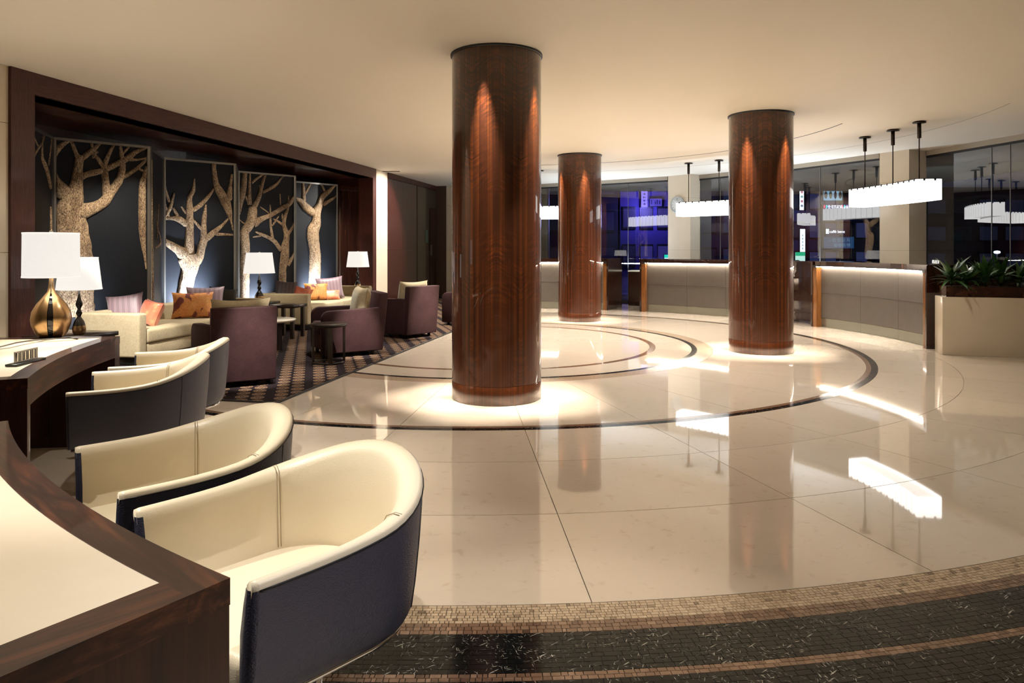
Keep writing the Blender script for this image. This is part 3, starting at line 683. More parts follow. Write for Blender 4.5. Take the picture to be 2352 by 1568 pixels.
# ---------------------------------------------------------------- reception desks
def counter(a0, a1, splits, label):
    mid = (a0+a1)/2; e = empty('reception_desk', (*polar(6.4, mid), 0), 0, label, 'reception desk', 'curved reception desks')
    T = Matrix.Translation(-Vector((*polar(6.4, mid), 0)))
    def P(mb, name, m, par=e, **k):
        mb.v = [tuple(T @ Vector(v)) for v in mb.v]; return mb.build(name, m, par, fix=True, **k)
    n = 20
    mb = MB(); arcbox(mb, 6.03, 7.0, a0+0.4, a1-0.4, 0.0, 1.03, n); P(mb, 'carcass', M_WOOD)
    mb = MB(); arcbox(mb, 5.92, 6.55, a0, a1, 1.055, 1.125, n); t = P(mb, 'counter_top', M_WOOD)
    mb = MB(); arcbox(mb, 5.925, 5.99, a0+0.9, a1-0.9, 1.040, 1.055, n); P(mb, 'top_lip', M_BLACKM)
    mb = MB(); arcbox(mb, 5.955, 5.975, a0+1.0, a1-1.0, 1.030, 1.040, n); P(mb, 'light_strip', M_LED)
    for i in range(len(splits)-1):
        s0, s1 = splits[i], splits[i+1]; g = 0.02
        for z0, z1 in ((0.158, 0.592), (0.597, 1.04)):
            mb = MB(); arcbox(mb, 6.0, 6.03, s0+g, s1-g, z0, z1, 8); P(mb, 'front_tile', M_GTILE)
        mb = MB(); arcbox(mb, 6.004, 6.03, s0+g, s1-g, 0.004, 0.154, 8); P(mb, 'kick_panel', M_KICK)
    mb = MB(); arcbox(mb, 5.995, 6.006, a0+0.8, a1-0.8, 0.592, 0.597, n); P(mb, 'joint_trim', M_STEEL)
    for s, (b0, b1) in ((1, (a0, a0+0.8)), (-1, (a1-0.8, a1))):
        mb = MB(); arcbox(mb, 5.90, 6.06, b0, b1, 0.0, 1.02, 2); P(mb, 'end_post', M_POST)
        w0, w1 = (a0-0.35, a0) if s > 0 else (a1, a1+0.35)
        mb = MB(); arcbox(mb, 5.89, 7.02, w0, w1, 0.0, 1.12, 2); P(mb, 'end_panel', M_WOOD)
        mb = MB(); arcbox(mb, 5.885, 5.99, b0, b1, 1.02, 1.06, 2); P(mb, 'bracket', M_BLACKM)
    return e
def gcount(a0, a1, k): return [a0+0.8+(a1-a0-1.6)*i/k for i in range(k+1)]
counter(-5.8, 23.6, gcount(-5.8, 23.6, 3), 'curved reception desk partly hidden behind the nearest column, leftmost of three')
counter(31.2, 57.0, [32.0, 40.6, 48.9, 56.2], 'middle curved reception desk, between the small back column and the right column')
counter(68.6, 95.6, [69.4, 78.1, 86.8, 94.8], 'right curved reception desk with three lit tile bays beside the planter')
def wood_gate(a0, a1, lb):
    p = polar(6.3, (a0+a1)/2); e = empty('swing_gate', (*p, 0), 0, lb, 'gate'); T = Matrix.Translation(-Vector((*p, 0)))
    for nm, r0, r1, z0, z1, m in (('leaf', 6.28, 6.33, 0.03, 1.08, M_WOOD), ('top_rail', 6.26, 6.45, 1.08, 1.12, M_WOODH)):
        mb = MB(); arcbox(mb, r0, r1, a0, a1, z0, z1, 6); mb.v = [tuple(T @ Vector(v)) for v in mb.v]; mb.build(nm, m, e, fix=True)
wood_gate(57.5, 68.1, 'dark red wood gate closing the gap left of the right reception desk')
# low cabinets along the windows behind the desks
def back_cab(a0, a1, lb):
    p = polar(7.5, (a0+a1)/2); e = empty('back_cabinet', (*p, 0), 0, lb, 'cabinet'); T = Matrix.Translation(-Vector((*p, 0)))
    def P(mb, nm, m): mb.v = [tuple(T @ Vector(v)) for v in mb.v]; return mb.build(nm, m, e, fix=True)
    mb = MB(); arcbox(mb, 7.33, 7.62, a0, a1, 0.0, 0.80, 14); P(mb, 'body', M_WOOD)
    mb = MB(); arcbox(mb, 7.29, 7.64, a0, a1, 0.80, 0.83, 14); P(mb, 'worktop', M_WHITE)
    k = max(1, int((a1-a0)/4)); w = (a1-a0)/k
    for i in range(k):
        for z0, z1 in ((0.09, 0.55), (0.56, 0.79)):
            mb = MB(); arcbox(mb, 7.31, 7.33, a0+i*w+0.04, a0+(i+1)*w-0.04, z0, z1, 3); P(mb, 'cabinet_door' if z0 < .2 else 'drawer_front', M_WOOD)
back_cab(24.5, 31.5, 'low wood cabinet with white worktop seen between the two left reception desks')

# ---------------------------------------------------------------- facade: piers, windows
def pier(name, L, Cn, Rr, zs=(1.31, 2.55)):
    L, Cn, Rr = Vector(L), Vector(Cn), Vector(Rr); Bk = L+(Rr-Cn)
    mb = MB(); c = (L+Rr)/2
    sh = lambda p: c+(p-c)*0.975
    mb.prism([sh(p) for p in (L, Cn, Rr, Bk)], 0, CEIL); w = st(mb.build(name, M_JOINT))
    ze = [0]+list(zs)+[CEIL]
    for a, b_ in zip(ze, ze[1:]):
        for (p, q) in ((L, Cn), (Cn, Rr), (Rr, Bk), (Bk, L)):
            d = (q-p).normalized(); nn = Vector((d.y, -d.x))
            if nn.dot(p-c) < 0: nn = -nn
            mb = MB(); mb.prism([p, q, q-nn*0.012, p-nn*0.012], a+0.002, b_-0.002); mb.build('stone_panel', M_STONE, w, fix=True)
pier('wall_pier_1', (3.79, 17.44), (4.21, 16.94), (4.52, 17.20))
pier('wall_pier_2', (6.78, 13.24), (7.03, 12.71), (7.46, 12.92))
win_n = [0]
def window(A, B, cuts, fins=(), head=0.09):
    win_n[0] += 1
    A, B = Vector((*A, 0)), Vector((*B, 0)); d = (B-A).normalized(); n = Vector((d.y, -d.x, 0)); L = (B-A).length
    if n.dot(-A) < 0: n = -n
    M = Matrix(((d.x, n.x, 0, A.x), (d.y, n.y, 0, A.y), (0, 0, 1, 0), (0, 0, 0, 1)))
    name = 'window_%d' % win_n[0]
    mb = MB(); mb.box(0, L, -0.10, 0.035, CEIL-head, CEIL-0.001, M); w = st(mb.build(name, M_HEAD, fix=True))
    mb = MB(); mb.box(0, L, -0.02, 0.02, CEIL-head-0.035, CEIL-head, M); mb.build('head_track', M_BLACKM, w, fix=True)
    mb = MB(); mb.box(0, L, -0.05, 0.05, 0, 0.05, M); mb.build('sill_track', M_BLACKM, w, fix=True)
    cs = [0]+[c for c in cuts]+[L]
    for a, b_ in zip(cs, cs[1:]):
        mb = MB(); mb.add([M @ Vector(v) for v in ((a+0.004, 0, 0.05), (b_-0.004, 0, 0.05), (b_-0.004, 0, CEIL-head-0.03), (a+0.004, 0, CEIL-head-0.03))], [(0, 1, 2, 3)])
        mb.build('pane', M_GLASS, w)
    for c in cuts:
        mb = MB(); mb.box(c-0.004, c+0.004, -0.008, 0.008, 0.05, CEIL-head-0.03, M); mb.build('glazing_seal', M_STEEL, w, fix=True)
    for c in fins:
        mb = MB(); mb.box(c-0.006, c+0.006, 0.0, 0.30, 0.05, CEIL-head-0.03, M); mb.build('glass_fin', M_FIN, w, fix=True)
        mb = MB(); mb.box(c-0.06, c+0.06, -0.03, 0.32, CEIL-head-0.10, CEIL-head-0.01, M); mb.build('fin_clamp', M_BLACKM, w, fix=True)
    return w
M_FIN = flat('fin_edge_glass', (0.20, 0.26, 0.26), 0.1); 
def on_line(px, A, B):
    A, B = Vector(A), Vector(B); d = (B-A).normalized(); k = (px-1176)/FPX
    # A.x+t d.x = k (A.y + t d.y)
    return (k*A.y-A.x)/(d.x-k*d.y)
F1A, F1B = (-0.40, 20.46), (3.80, 17.50)
window(F1A, F1B, [on_line(1256, F1A, F1B), on_line(1443, F1A, F1B)], [])
F1b, F1c = (4.50, 17.20), (6.25, 14.60)
window((4.50, 17.18), (5.60, 15.62), [0.6], [])
window((5.60, 15.62), (6.80, 13.26), [on_line(1884, (5.60, 15.62), (6.80, 13.26))], [])
F3A, F3B = (7.46, 12.90), (8.62, 7.0)
window(F3A, F3B, [on_line(2278, F3A, F3B), on_line(2321, F3A, F3B)], [])
mb = MB(); mb.prism([(8.62, 7.0), (10.9, -4.6), (11.3, -4.6), (9.0, 7.0)], 0, CEIL); st(mb.build('wall_right', M_STONE))
mb = MB(); mb.box(-8.0, 11.0, -4.9, -4.6, 0, CEIL); st(mb.build('wall_back', M_STONE))

# wall clock
A = Vector((3.79, 17.44, 0)); B = Vector((4.21, 16.94, 0)); d = (B-A).normalized(); n = Vector((d.y, -d.x, 0)); n = n if n.dot(-A) > 0 else -n
cp = onplane(1557, 470, A, n)
MC = Matrix(((d.x, 0, n.x, cp.x), (d.y, 0, n.y, cp.y), (0, 1, 0, cp.z), (0, 0, 0, 1)))
if (d.cross(Vector((0, 0, 1)))).dot(n) < 0: pass
clk = empty('wall_clock', cp, 0, 'round grey wall clock half hidden by the middle pendant lamp', 'clock')
ic = Matrix.Translation(-cp)
def CP(mb, nm, m, par=clk): mb.v = [tuple(ic @ MC @ Vector(v)) for v in mb.v]; return mb.build(nm, m, par, fix=True)
mb = MB(); mb.lathe([(0.0, 0.002), (0.20, 0.002), (0.205, 0.03), (0.185, 0.045), (0.15, 0.035)], 40); CP(mb, 'rim', flat('clock_rim', (0.42, 0.44, 0.44), 0.3, 0.5))
mb = MB(); mb.lathe([(0.15, 0.035), (0.0, 0.034)], 40); face = CP(mb, 'dial', flat('clock_dial', (0.55, 0.57, 0.56), 0.5))
for h in range(12):
    a = 2*pi*h/12
    if h == 0: continue
    mb = MB(); mb.box(-0.004, 0.004, 0.112, 0.14, 0.036, 0.039, Matrix.Rotation(-a, 4, 'Z')); CP(mb, 'hour_mark', M_BLACKM)
for a, l, w in ((-2.2, 0.075, 0.006), (-2.62, 0.11, 0.004)):
    mb = MB(); mb.box(-w, w, -0.01, l, 0.04, 0.043, Matrix.Rotation(a, 4, 'Z')); CP(mb, 'clock_hand', M_BLACKM)
M_TXTB = flat('black_lettering', (0.01, 0.01, 0.01), 0.5)
def text(body, name, m, size, M, parent=None, ext=0.002, align='CENTER', sx=1.0):
    cu = bpy.data.curves.new(name, 'FONT'); cu.body = body; cu.size = size; cu.extrude = ext; cu.align_x = align; cu.align_y = 'CENTER'
    cu.materials.append(m); o = bpy.data.objects.new(name, cu); COL.objects.link(o)
    if parent: o.parent = parent
    o.matrix_local = M @ Matrix.Diagonal((sx, 1, 1, 1)); bpy.context.view_layer.update()
    dg = bpy.context.evaluated_depsgraph_get(); me = bpy.data.meshes.new_from_object(o.evaluated_get(dg))
    n = bpy.data.objects.new(name, me); COL.objects.link(n); n.parent = parent; n.matrix_local = o.matrix_local.copy()
    bpy.data.objects.remove(o); return n
text('12', 'numeral', M_TXTB, 0.075, ic @ MC @ Matrix.Translation((0, 0.118, 0.037)), clk)

# ---------------------------------------------------------------- pendant lamps
def pendant(mid, label):
    a0, a1 = mid-8.7, mid+8.7; RI, RO, Z0, Z1 = 5.80, 6.12, 2.005, 2.285
    p = polar(5.96, mid); e = empty('pendant_lamp', (*p, Z0), 0, label, 'pendant lamp', 'long curved pendant lamps over the reception desks'); T = Matrix.Translation(-Vector((*p, Z0)))
    def P(mb, nm, m, par=e): mb.v = [tuple(T @ Vector(v)) for v in mb.v]; return mb.build(nm, m, par, fix=True)
    k = 12; w = (a1-a0)/k; dg = 0.03
    for i in range(k):
        for (r0, r1) in ((RI, RI+0.005), (RO-0.005, RO)):
            mb = MB(); arcbox(mb, r0, r1, a0+i*w+dg, a0+(i+1)*w-dg, Z0, Z1, 3); P(mb, 'shade_panel', M_PEND)
        if i:
            for (r0, r1) in ((RI-0.0012, RI+0.002), (RO-0.002, RO+0.0012)):
                mb = MB(); arcbox(mb, r0, r1, a0+i*w-0.022, a0+i*w+0.022, Z0, Z1, 1); P(mb, 'panel_joint', M_PJ)
        for r in (RI-0.003, RO+0.003):
            q = polar(r, a0+(i+.5)*w); mb = MB(); mb.box(-0.012, 0.012, -0.006, 0.006, Z1-0.022, Z1+0.012, Matrix.Translation((*q, 0)) @ Matrix.Rotation(-R_(a0+(i+.5)*w), 4, 'Z'))
            P(mb, 'clip', M_BLACKM)
    for a in (a0, a1):
        da = 0.05
        mb = MB(); arcbox(mb, RI+0.005, RO-0.005, a-da/2, a+da/2, Z0, Z1, 1); P(mb, 'end_panel', M_PEND)
        for r in (RI+0.09, RI+0.23):
            q = polar(r, a); mb = MB(); mb.box(-0.012, 0.012, -0.012, 0.012, Z1-0.022, Z1+0.012, Matrix.Translation((*q, 0)) @ Matrix.Rotation(-R_(a), 4, 'Z')); P(mb, 'clip', M_BLACKM)
    mb = MB(); arcbox(mb, RI+0.02, RO-0.02, a0+0.15, a1-0.15, Z0+0.035, Z0+0.04, 16); P(mb, 'bottom_diffuser', M_PENDB)
    mb = MB(); arcbox(mb, RI+0.005, RI+0.02, a0, a1, Z0+0.0, Z0+0.03, 16); P(mb, 'bottom_rim', M_PENDR)
    mb = MB(); arcbox(mb, RI, RO, a0, a1, Z1, Z1+0.008, 16); P(mb, 'top_frame', M_BLACKM)
    for da in (-6.6, 0, 6.6):
        q = polar(5.93, mid+da)
        mb = MB(); mb.tube([(*q, Z1), (*q, 3.0)], 0.008, 8); r_ = P(mb, 'suspension_rod', M_BRONZE)
        mb = MB(); mb.lathe([(0.0, 2.87), (0.026, 2.87), (0.026, 3.085), (0.0, 3.085)], 16, q[0], q[1]); P(mb, 'rod_socket', M_BRONZE, r_)
        mb = MB(); mb.lathe([(0.0, 3.078), (0.085, 3.078), (0.085, 3.088), (0.06, 3.098), (0.0, 3.098)], 24, q[0], q[1]); P(mb, 'canopy', M_BRONZE, r_)
M_PENDB = shade_mat('pendant_diffuser', (1.0, 0.97, 0.93), 2.4)
M_PJ = flat('pendant_joint', (0.3, 0.3, 0.28), 0.5, em=(1.0, 0.97, 0.93), es=0.72)
M_PENDR = shade_mat('pendant_rim', (1.0, 0.97, 0.92), 1.2)
pendant(9.0, 'leftmost curved white pendant lamp, mostly hidden behind two columns')
pendant(47.9, 'middle curved white pendant lamp, overlapping the wall clock')
pendant(86.6, 'rightmost curved white pendant lamp, fully visible on three rods')

# ---------------------------------------------------------------- planter
PA = (5.45, 9.09); PR = atan2(-0.269, 0.963)
pl = empty('stone_planter', (*PA, 0), PR, 'long cream stone planter box with wood trough band at the right edge', 'planter')
mb = MB(); mb.box(0, 3.2, 0, 0.32, 0, 0.735); mb.build('stone_base', M_STONE, pl, bevel=0.004)
mb = MB(); mb.box(0.05, 3.15, 0.03, 0.30, 0.735, 0.865)
mb.build('wood_trough', M_WOODH, pl)
mb = MB(); mb.box(0.07, 3.13, 0.05, 0.28, 0.86, 0.868); mb.build('soil', M_SOIL, pl)
def leaf_mesh(w, L, curl):
    G = []
    for i in range(7):
        t = i/6; ww = w*sin(pi*min(1, t**0.75))**0.9*0.5+0.001; y = L*t; z = curl*t*t*L; x0 = 0
        G.append([(-ww, y, z+ww*0.35), (0, y, z), (ww, y, z+ww*0.35)])
    mb = MB(); mb.grid(G); o = mb.build('leaf', M_LEAF); me = o.data; bpy.data.objects.remove(o); return me
LM = [leaf_mesh(0.060, 0.29, -0.5), leaf_mesh(0.05, 0.25, -0.9), leaf_mesh(0.065, 0.33, -0.25)]
PLAB = ['leafy green plant at the left end of the planter, spilling over its corner'] + ['%s leafy plant from the left end of the planter' % w for w in ('second', 'third', 'fourth', 'fifth', 'sixth', 'seventh', 'eighth')] + ['']
for k in range(8):
    lx = 0.14+k*0.19; ly = 0.14+0.06*(k % 2)
    wp = Vector((*PA, 0)) + Matrix.Rotation(PR, 3, 'Z') @ Vector((lx, ly, 0.866))
    lb = PLAB[k]
    e = empty('leafy_plant', wp, random.random()*6, lb, 'plant', 'glossy leafy plants in the stone planter')
    mb = MB(); mb.tube([(0, 0, 0), (0.01, 0, 0.1)], [0.012, 0.008], 6); mb.build('stem', M_LEAF, e)
    for j in range(30):
        o = bpy.data.objects.new('leaf', random.choice(LM)); COL.objects.link(o); o.parent = e
        el = random.uniform(0.25, 1.45); az = j*2.4+random.uniform(-.3, .3); h = random.uniform(0.02, 0.10)
        o.matrix_local = Matrix.Translation((0, 0, h)) @ Matrix.Rotation(az, 4, 'Z') @ Matrix.Rotation(el, 4, 'X') @ Matrix.Scale(random.uniform(0.75, 1.15), 4)

# ---------------------------------------------------------------- city outside the windows
M_NIGHT = flat('dark_facade', (0.05, 0.05, 0.07), 0.7)
M_ASPH = flat('asphalt', (0.03, 0.03, 0.035), 0.6)
mb = MB(); mb.prism([(-20, 22.02), (11.52, 22.02), (11.52, -5), (60, -5), (60, 60), (-20, 60)], -0.16, -0.14); st(mb.build('street', M_ASPH))
def emi(name, c, s=1.0): return flat(name, (0.02, 0.02, 0.02), 0.5, em=c, es=s)
def facing(px, py, Y, rz=0.0):
    p = PX(px, py, Y); return p, Matrix.Rotation(rz, 4, 'Z')
def signbox(name, x0, y0, x1, y1, Y, m, label, cat='sign', dpt=0.17):
    a, b_ = PX(x0, y1, Y), PX(x1, y0, Y)
    o = empty(name, (a.x, Y, a.z), 0, label, cat)
    mb = MB(); mb.box(0, b_.x-a.x, 0.01, dpt, 0, b_.z-a.z); mb.build('housing', M_BLACKM, o)
    mb = MB(); mb.box(0.02, b_.x-a.x-0.02, -0.01, 0.01, 0.02, b_.z-a.z-0.02); mb.build('lit_face', m, o)
    return o, b_.x-a.x, b_.z-a.z
def building(name, x0, x1, ytop, Y, label, bays, floors, c=(0.05, 0.05, 0.08), wc=(0.10, 0.12, 0.30), ws=0.5):
    ws *= 0.35
    a, b_ = PX(x0, 0, Y), PX(x1, 0, Y); zt = PX(0, ytop, Y).z
    o = empty(name, (a.x, Y, 0), 0, label, 'building'); w = b_.x-a.x
    mb = MB(); mb.box(0, w, 0.1, 6, -0.14, zt); mb.build('facade', flat('facade_paint', c, 0.7), o)
    mb = MB(); mb.box(0.02, w-0.02, 0.05, 0.4, zt, zt+0.25); mb.build('parapet', M_BLACKM, o)
    wm = emi('dim_window', wc, ws)
    for i in range(bays):
        for j in range(floors):
            bw = w/bays; fh = zt/floors
            mb = MB(); mb.box(i*bw+bw*0.12, (i+1)*bw-bw*0.12, 0.02, 0.12, j*fh+fh*0.15, (j+1)*fh-fh*0.25); f = mb.build('window', M_BLACKM, o)
            mb = MB(); mb.box(i*bw+bw*0.16, (i+1)*bw-bw*0.16, 0.0, 0.02, j*fh+fh*0.2, (j+1)*fh-fh*0.3); mb.build('pane', wm if (i*7+j*3) % 3 else M_NIGHT, f)
    return o
YS = 40
building('city_building', 1180, 1420, 300, YS+0.155, 'dark city building seen through the window left of the purple banners', 4, 4, (0.02, 0.02, 0.03), (0.03, 0.04, 0.07), 0.3)
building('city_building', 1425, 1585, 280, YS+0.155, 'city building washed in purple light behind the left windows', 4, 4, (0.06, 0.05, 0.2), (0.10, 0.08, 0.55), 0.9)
building('city_building', 1600, 1812, 320, YS+0.155, 'dark blue building behind the pier with the clock', 4, 4, (0.03, 0.04, 0.08), (0.05, 0.08, 0.25), 0.5)
building('city_building', 1819, 1997, 425, YS+0.155, 'shop building with lit coffee sign across the street', 5, 3, (0.05, 0.06, 0.16), (0.08, 0.10, 0.34), 0.7)
building('city_building', 2003, 2420, 440, YS+0.155, 'dark building beyond the far right window', 7, 3, (0.02, 0.025, 0.04), (0.03, 0.04, 0.10), 0.5)
MX = Matrix.Rotation(pi/2, 4, 'X')
def sign_text(o, w, h, body, m, size, x=0.5, z=0.5, sx=1.0, nm='lettering'):
    return text(body, nm, m, size, Matrix.Translation((w*x, -0.03, h*z)) @ MX, o, 0.004, 'CENTER', sx)
M_W = emi('white_lit_sign', (0.85, 0.90, 1.0), 2.2); M_P = emi('purple_lit_sign', (0.30, 0.22, 0.95), 1.2); M_PD = emi('deep_purple_sign', (0.09, 0.06, 0.55), 1.0)
M_INK = flat('dark_ink', (0.01, 0.01, 0.05), 0.6)
o, w, h = signbox('banner_sign', 1472, 400, 1488, 476, YS, M_P, 'tall purple lit vertical banner with dark characters in left window')
for k in range(9):
    mb = MB(); z = h*(0.92-k*0.10); 
    mb.box(w*0.3, w*0.7, -0.03, -0.01, z-0.05, z-0.02); mb.box(w*(0.35+0.05*(k % 3)), w*(0.45+0.05*(k % 3)), -0.03, -0.01, z-0.09, z+0.02); mb.build('character', M_INK, o)
o, w, h = signbox('banner_sign', 1492, 455, 1521, 474, YS, M_PD, 'small purple lit sign right of the tall purple banner')
for k, (x, a) in enumerate([(0.15, .5), (.45, .3), (.6, .5), (.8, .4)]):
    mb = MB(); mb.box(w*x-0.03, w*x+0.03, -0.03, -0.01, h*0.25, h*(0.3+a)); mb.build('character', M_INK, o)
o, w, h = signbox('street_light_box', 1525, 584, 1540, 596, YS, emi('teal_lit', (0.02, 0.65, 0.5), 1.4), 'small teal and white light box at the foot of left window', 'light box')
mb = MB(); mb.box(0.02, w-0.02, -0.02, -0.01, 0.0, h*0.3); mb.build('white_band', M_W, o)
o, w, h = signbox('vertical_sign', 1836, 428, 1847, 483, YS, M_W, 'upper tall white lit sign with coloured dots beside right column', 'sign')
for k, c in enumerate([(0.8, 0.3, 0.4), (0.4, 0.6, 0.6), (0.8, 0.3, 0.4), (0.3, 0.35, 0.45)]):
    mb = MB(); mb.lathe([(0, 0), (0.075, 0)], 14, 0, 0, Matrix.Translation((w*.5, -0.02, h*(0.76-0.19*k))) @ MX); mb.build('dot', emi('dot_%d' % k, c, 0.9), o)
o, w, h = signbox('circle_sign', 1891, 434, 1935, 461, YS, emi('pale_blue_lit', (0.25, 0.50, 0.75), 0.9), 'pale blue sign with four dark ovals above the shop', 'sign')
for k, c in enumerate([(0.01, 0.01, 0.015), (0.02, 0.08, 0.03), (0.05, 0.04, 0.14), (0.02, 0.02, 0.04)]):
    mb = MB(); mb.lathe([(0, 0), (0.095, 0)], 18, 0, 0, Matrix.Translation((w*(0.125+.25*k), -0.02, h*0.5)) @ Matrix.Diagonal((1, 1, 2.2, 1)) @ MX); mb.build('oval', flat('oval_%d' % k, c, 0.4), o)
o, w, h = signbox('neon_sign', 1889, 468, 1952, 481, YS, emi('dark_blue_fascia', (0.02, 0.01, 0.10), 0.8), 'dark fascia with coloured ovals and white characters above the street', 'sign')
for x, c in [(0.03, (0.9, 0.1, 0.2)), (0.12, (0.1, 0.7, 0.8)), (0.20, (0.5, 0.4, 0.9)), (0.68, (0.9, 0.2, 0.3)), (0.77, (0.2, 0.8, 0.9)), (0.86, (0.6, 0.5, 0.9))]:
    mb = MB(); mb.lathe([(0, 0), (0.055, 0)], 14, 0, 0, Matrix.Translation((w*x+0.05, -0.03, h*.5)) @ Matrix.Diagonal((1, 1, 1.9, 1)) @ MX); mb.build('oval', emi('oval', c, 1.2), o)
sign_text(o, w, h, '\uC218\uACF5\uBC29\uACF5\uBC29', M_W, 0.17, 0.45, 0.5)
o, w, h = signbox('coffee_sign', 1896, 524, 1940, 540, YS, emi('navy_fascia', (0.02, 0.02, 0.08), 0.8), 'white lit coffee shop lettering on dark fascia', 'sign')
sign_text(o, w, h, 'caff\u00e9 bene', M_W, 0.21, 0.60, 0.5)
mb = MB(); mb.box(0.02, 0.10, -0.03, -0.01, h*.2, h*.9); mb.build('logo_bar', M_W, o); mb = MB(); mb.box(0.13, 0.18, -0.03, -0.01, h*.2, h*.9); mb.build('logo_bar', M_W, o)
o, w, h = signbox('blue_banner', 1891, 543, 1962, 571, YS, emi('blue_banner_cloth', (0.015, 0.06, 0.16), 0.9), 'blue no-entry banner with pale characters below the coffee sign', 'banner')
MT = emi('pale_blue_letter', (0.10, 0.25, 0.38), 1.0)
sign_text(o, w, h, '\u2013 \uC9C4 \uC785 \uAE08 \uC9C0', MT, 0.22, 0.52, 0.68); sign_text(o, w, h, '\uC77C\uBC29\uD1B5\uD589', MT, 0.2, 0.6, 0.28, 1.3)
o, w, h = signbox('vertical_sign', 1837, 525, 1850, 579, YS, M_W, 'lower tall white lit sign beside right column', 'sign')
for k in range(5):
    mb = MB(); z = h*(0.75-k*0.14); mb.box(w*0.35, w*0.65, -0.03, -0.01, z-0.07, z-0.05); mb.box(w*0.45, w*0.53, -0.03, -0.01, z-0.1, z+0.02); mb.build('character', MT, o)
o, w, h = signbox('street_light_box', 1826, 579, 1850, 600, YS, emi('green_white_lit', (0.55, 0.85, 0.75), 1.3), 'green and white light box below the tall signs', 'light box')
mb = MB(); mb.box(0.02, w-0.02, -0.02, -0.01, h*0.6, h); mb.build('green_band', emi('green_lit', (0.02, 0.45, 0.22), 1.2), o)
point((14.5, 38.5, 3.3), 120, (0.5, 0.6, 1.0), 0.2); point((7.5, 39, 3.5), 300, (0.25, 0.2, 1.0), 0.3); point((6.5, 30, 2.5), 80, (0.3, 0.3, 1.0), 0.3)
# street light globe seen in far right window
g = empty('street_lamp', PX(2290, 579, 30), 0, 'small bright white street lamp beyond the far right window', 'street lamp')
mb = MB(); mb.lathe([(0, -0.07), (0.1, -0.05), (0.13, 0.0), (0.1, 0.05), (0, 0.07)], 14); mb.build('globe', M_W, g)
zz = PX(2290, 579, 30).z
mb = MB(); mb.tube([(0, 0, -zz-0.14), (0, 0, -0.06)], 0.03, 6); mb.build('pole', M_BLACKM, g)

# ---------------------------------------------------------------- lounge carpet
mb = MB(); mb.box(0.04, 2.85, -0.065, 13.55, 0.0005, 0.010); cp_ = lounge_obj(mb, 'carpet', M_CARPET)
tag(cp_, 'dark purple carpet patterned with rows of beige medallions under the lounge', 'carpet')
mb = MB(); mb.box(2.85, 2.88, -0.095, 13.55, 0.0, 0.011); mb.box(-0.0, 2.85, -0.095, -0.065, 0.0, 0.011); q = mb.build('border_strip', M_BLK, cp_)

# ---------------------------------------------------------------- soft shapes
def pillow_mb(w, h, t, M=None, n=14, pinch=0.10):
    mb = MB()
    for s in (1, -1):
        G = []
        for i in range(n+1):
            row = []
            for j in range(n+1):
                u, v = -1+2*i/n, -1+2*j/n
                k = 1-pinch*(1-abs(v)**2)*abs(u)**3; k2 = 1-pinch*(1-abs(u)**2)*abs(v)**3
                d = max(0, (1-u**4)*(1-v**4))**0.42
                row.append((u*w/2*k, s*(t/2*d+0.002), v*h/2*k2))
            G.append(row if s > 0 else row[::-1])
        mb.grid(G, M=M)
    return mb
def cushion(name, m, P, w, h, t, yaw, lean, label, cat='cushion', group=None, roll=0.0):
    """P = bottom centre; yaw = direction its face looks (deg, 0 = towards -Y)"""
    o = pillow_mb(w, h, t).build(name, m, None, fix=True)
    o.matrix_world = Matrix.Translation(P) @ Matrix.Rotation(R_(yaw), 4, 'Z') @ Matrix.Rotation(R_(-lean), 4, 'X') @ Matrix.Rotation(R_(roll), 4, 'Y') @ Matrix.Translation((0, 0, h/2*0.97))
    return tag(o, label, cat, group)
def rbox(x0, x1, y0, y1, z0, z1, name, m, par, bev=0.02, seg=3, M=None):
    mb = MB(); mb.box(x0, x1, y0, y1, z0, z1, M); return mb.build(name, m, par, bevel=bev, seg=seg)

# ---------------------------------------------------------------- sofas
def sofa(x0, x1, y0, y1, label, ncush=2):
    o = LG((x0+x1)/2, (y0+y1)/2); e = empty('sofa', o, RZ, label, 'sofa', 'beige sofas along the tree screen')
    cx, cy = (x0+x1)/2, (y0+y1)/2; X0, X1, Y0, Y1 = x0-cx, x1-cx, y0-cy, y1-cy
    rbox(X0+0.05, X1-0.06, Y0+0.05, Y1-0.05, 0.012, 0.11, 'plinth', M_BLK, e, 0.004, 1)
    rbox(X0+0.02, X1-0.015, Y0+0.13, Y1-0.13, 0.10, 0.245, 'seat_base', M_BEIGE, e, 0.015)
    for (a, b_) in ((Y0, Y0+0.14), (Y1-0.14, Y1)): rbox(X0, X1, a, b_, 0.10, 0.606, 'arm', M_BEIGE, e, 0.028, 4)
    rbox(X0, X0+0.17, Y0+0.12, Y1-0.12, 0.10, 0.603, 'backrest', M_BEIGE, e, 0.028, 4)
    w = (Y1-Y0-0.28)/ncush
    for i in range(ncush):
        rbox(X0+0.17, X1, Y0+0.14+i*w+0.003, Y0+0.14+(i+1)*w-0.003, 0.245, 0.415, 'seat_cushion', M_BEIGE, e, 0.035, 4)
    return e
sofa(-0.50, 0.35, 1.336, 3.98, 'left beige velvet sofa before the first trees, nearest the desks', 1)
sofa(-0.31, 0.55, 4.95, 7.65, 'right beige velvet sofa farther back, with brightly lit seat', 2)
GC = 'scatter cushions on the sofas'
cushion('scatter_cushion', M_STRIPE, LG(-0.20, 1.80, 0.415), 0.42, 0.40, 0.14, 12, 18, 'dark mauve striped cushion behind the near arm of the left sofa', group=GC, roll=-8)
cushion('scatter_cushion', M_SATIN, LG(0.02, 1.86, 0.415), 0.34, 0.32, 0.15, -28, 20, 'crumpled coral satin cushion at the near end of the left sofa', group=GC, roll=8)
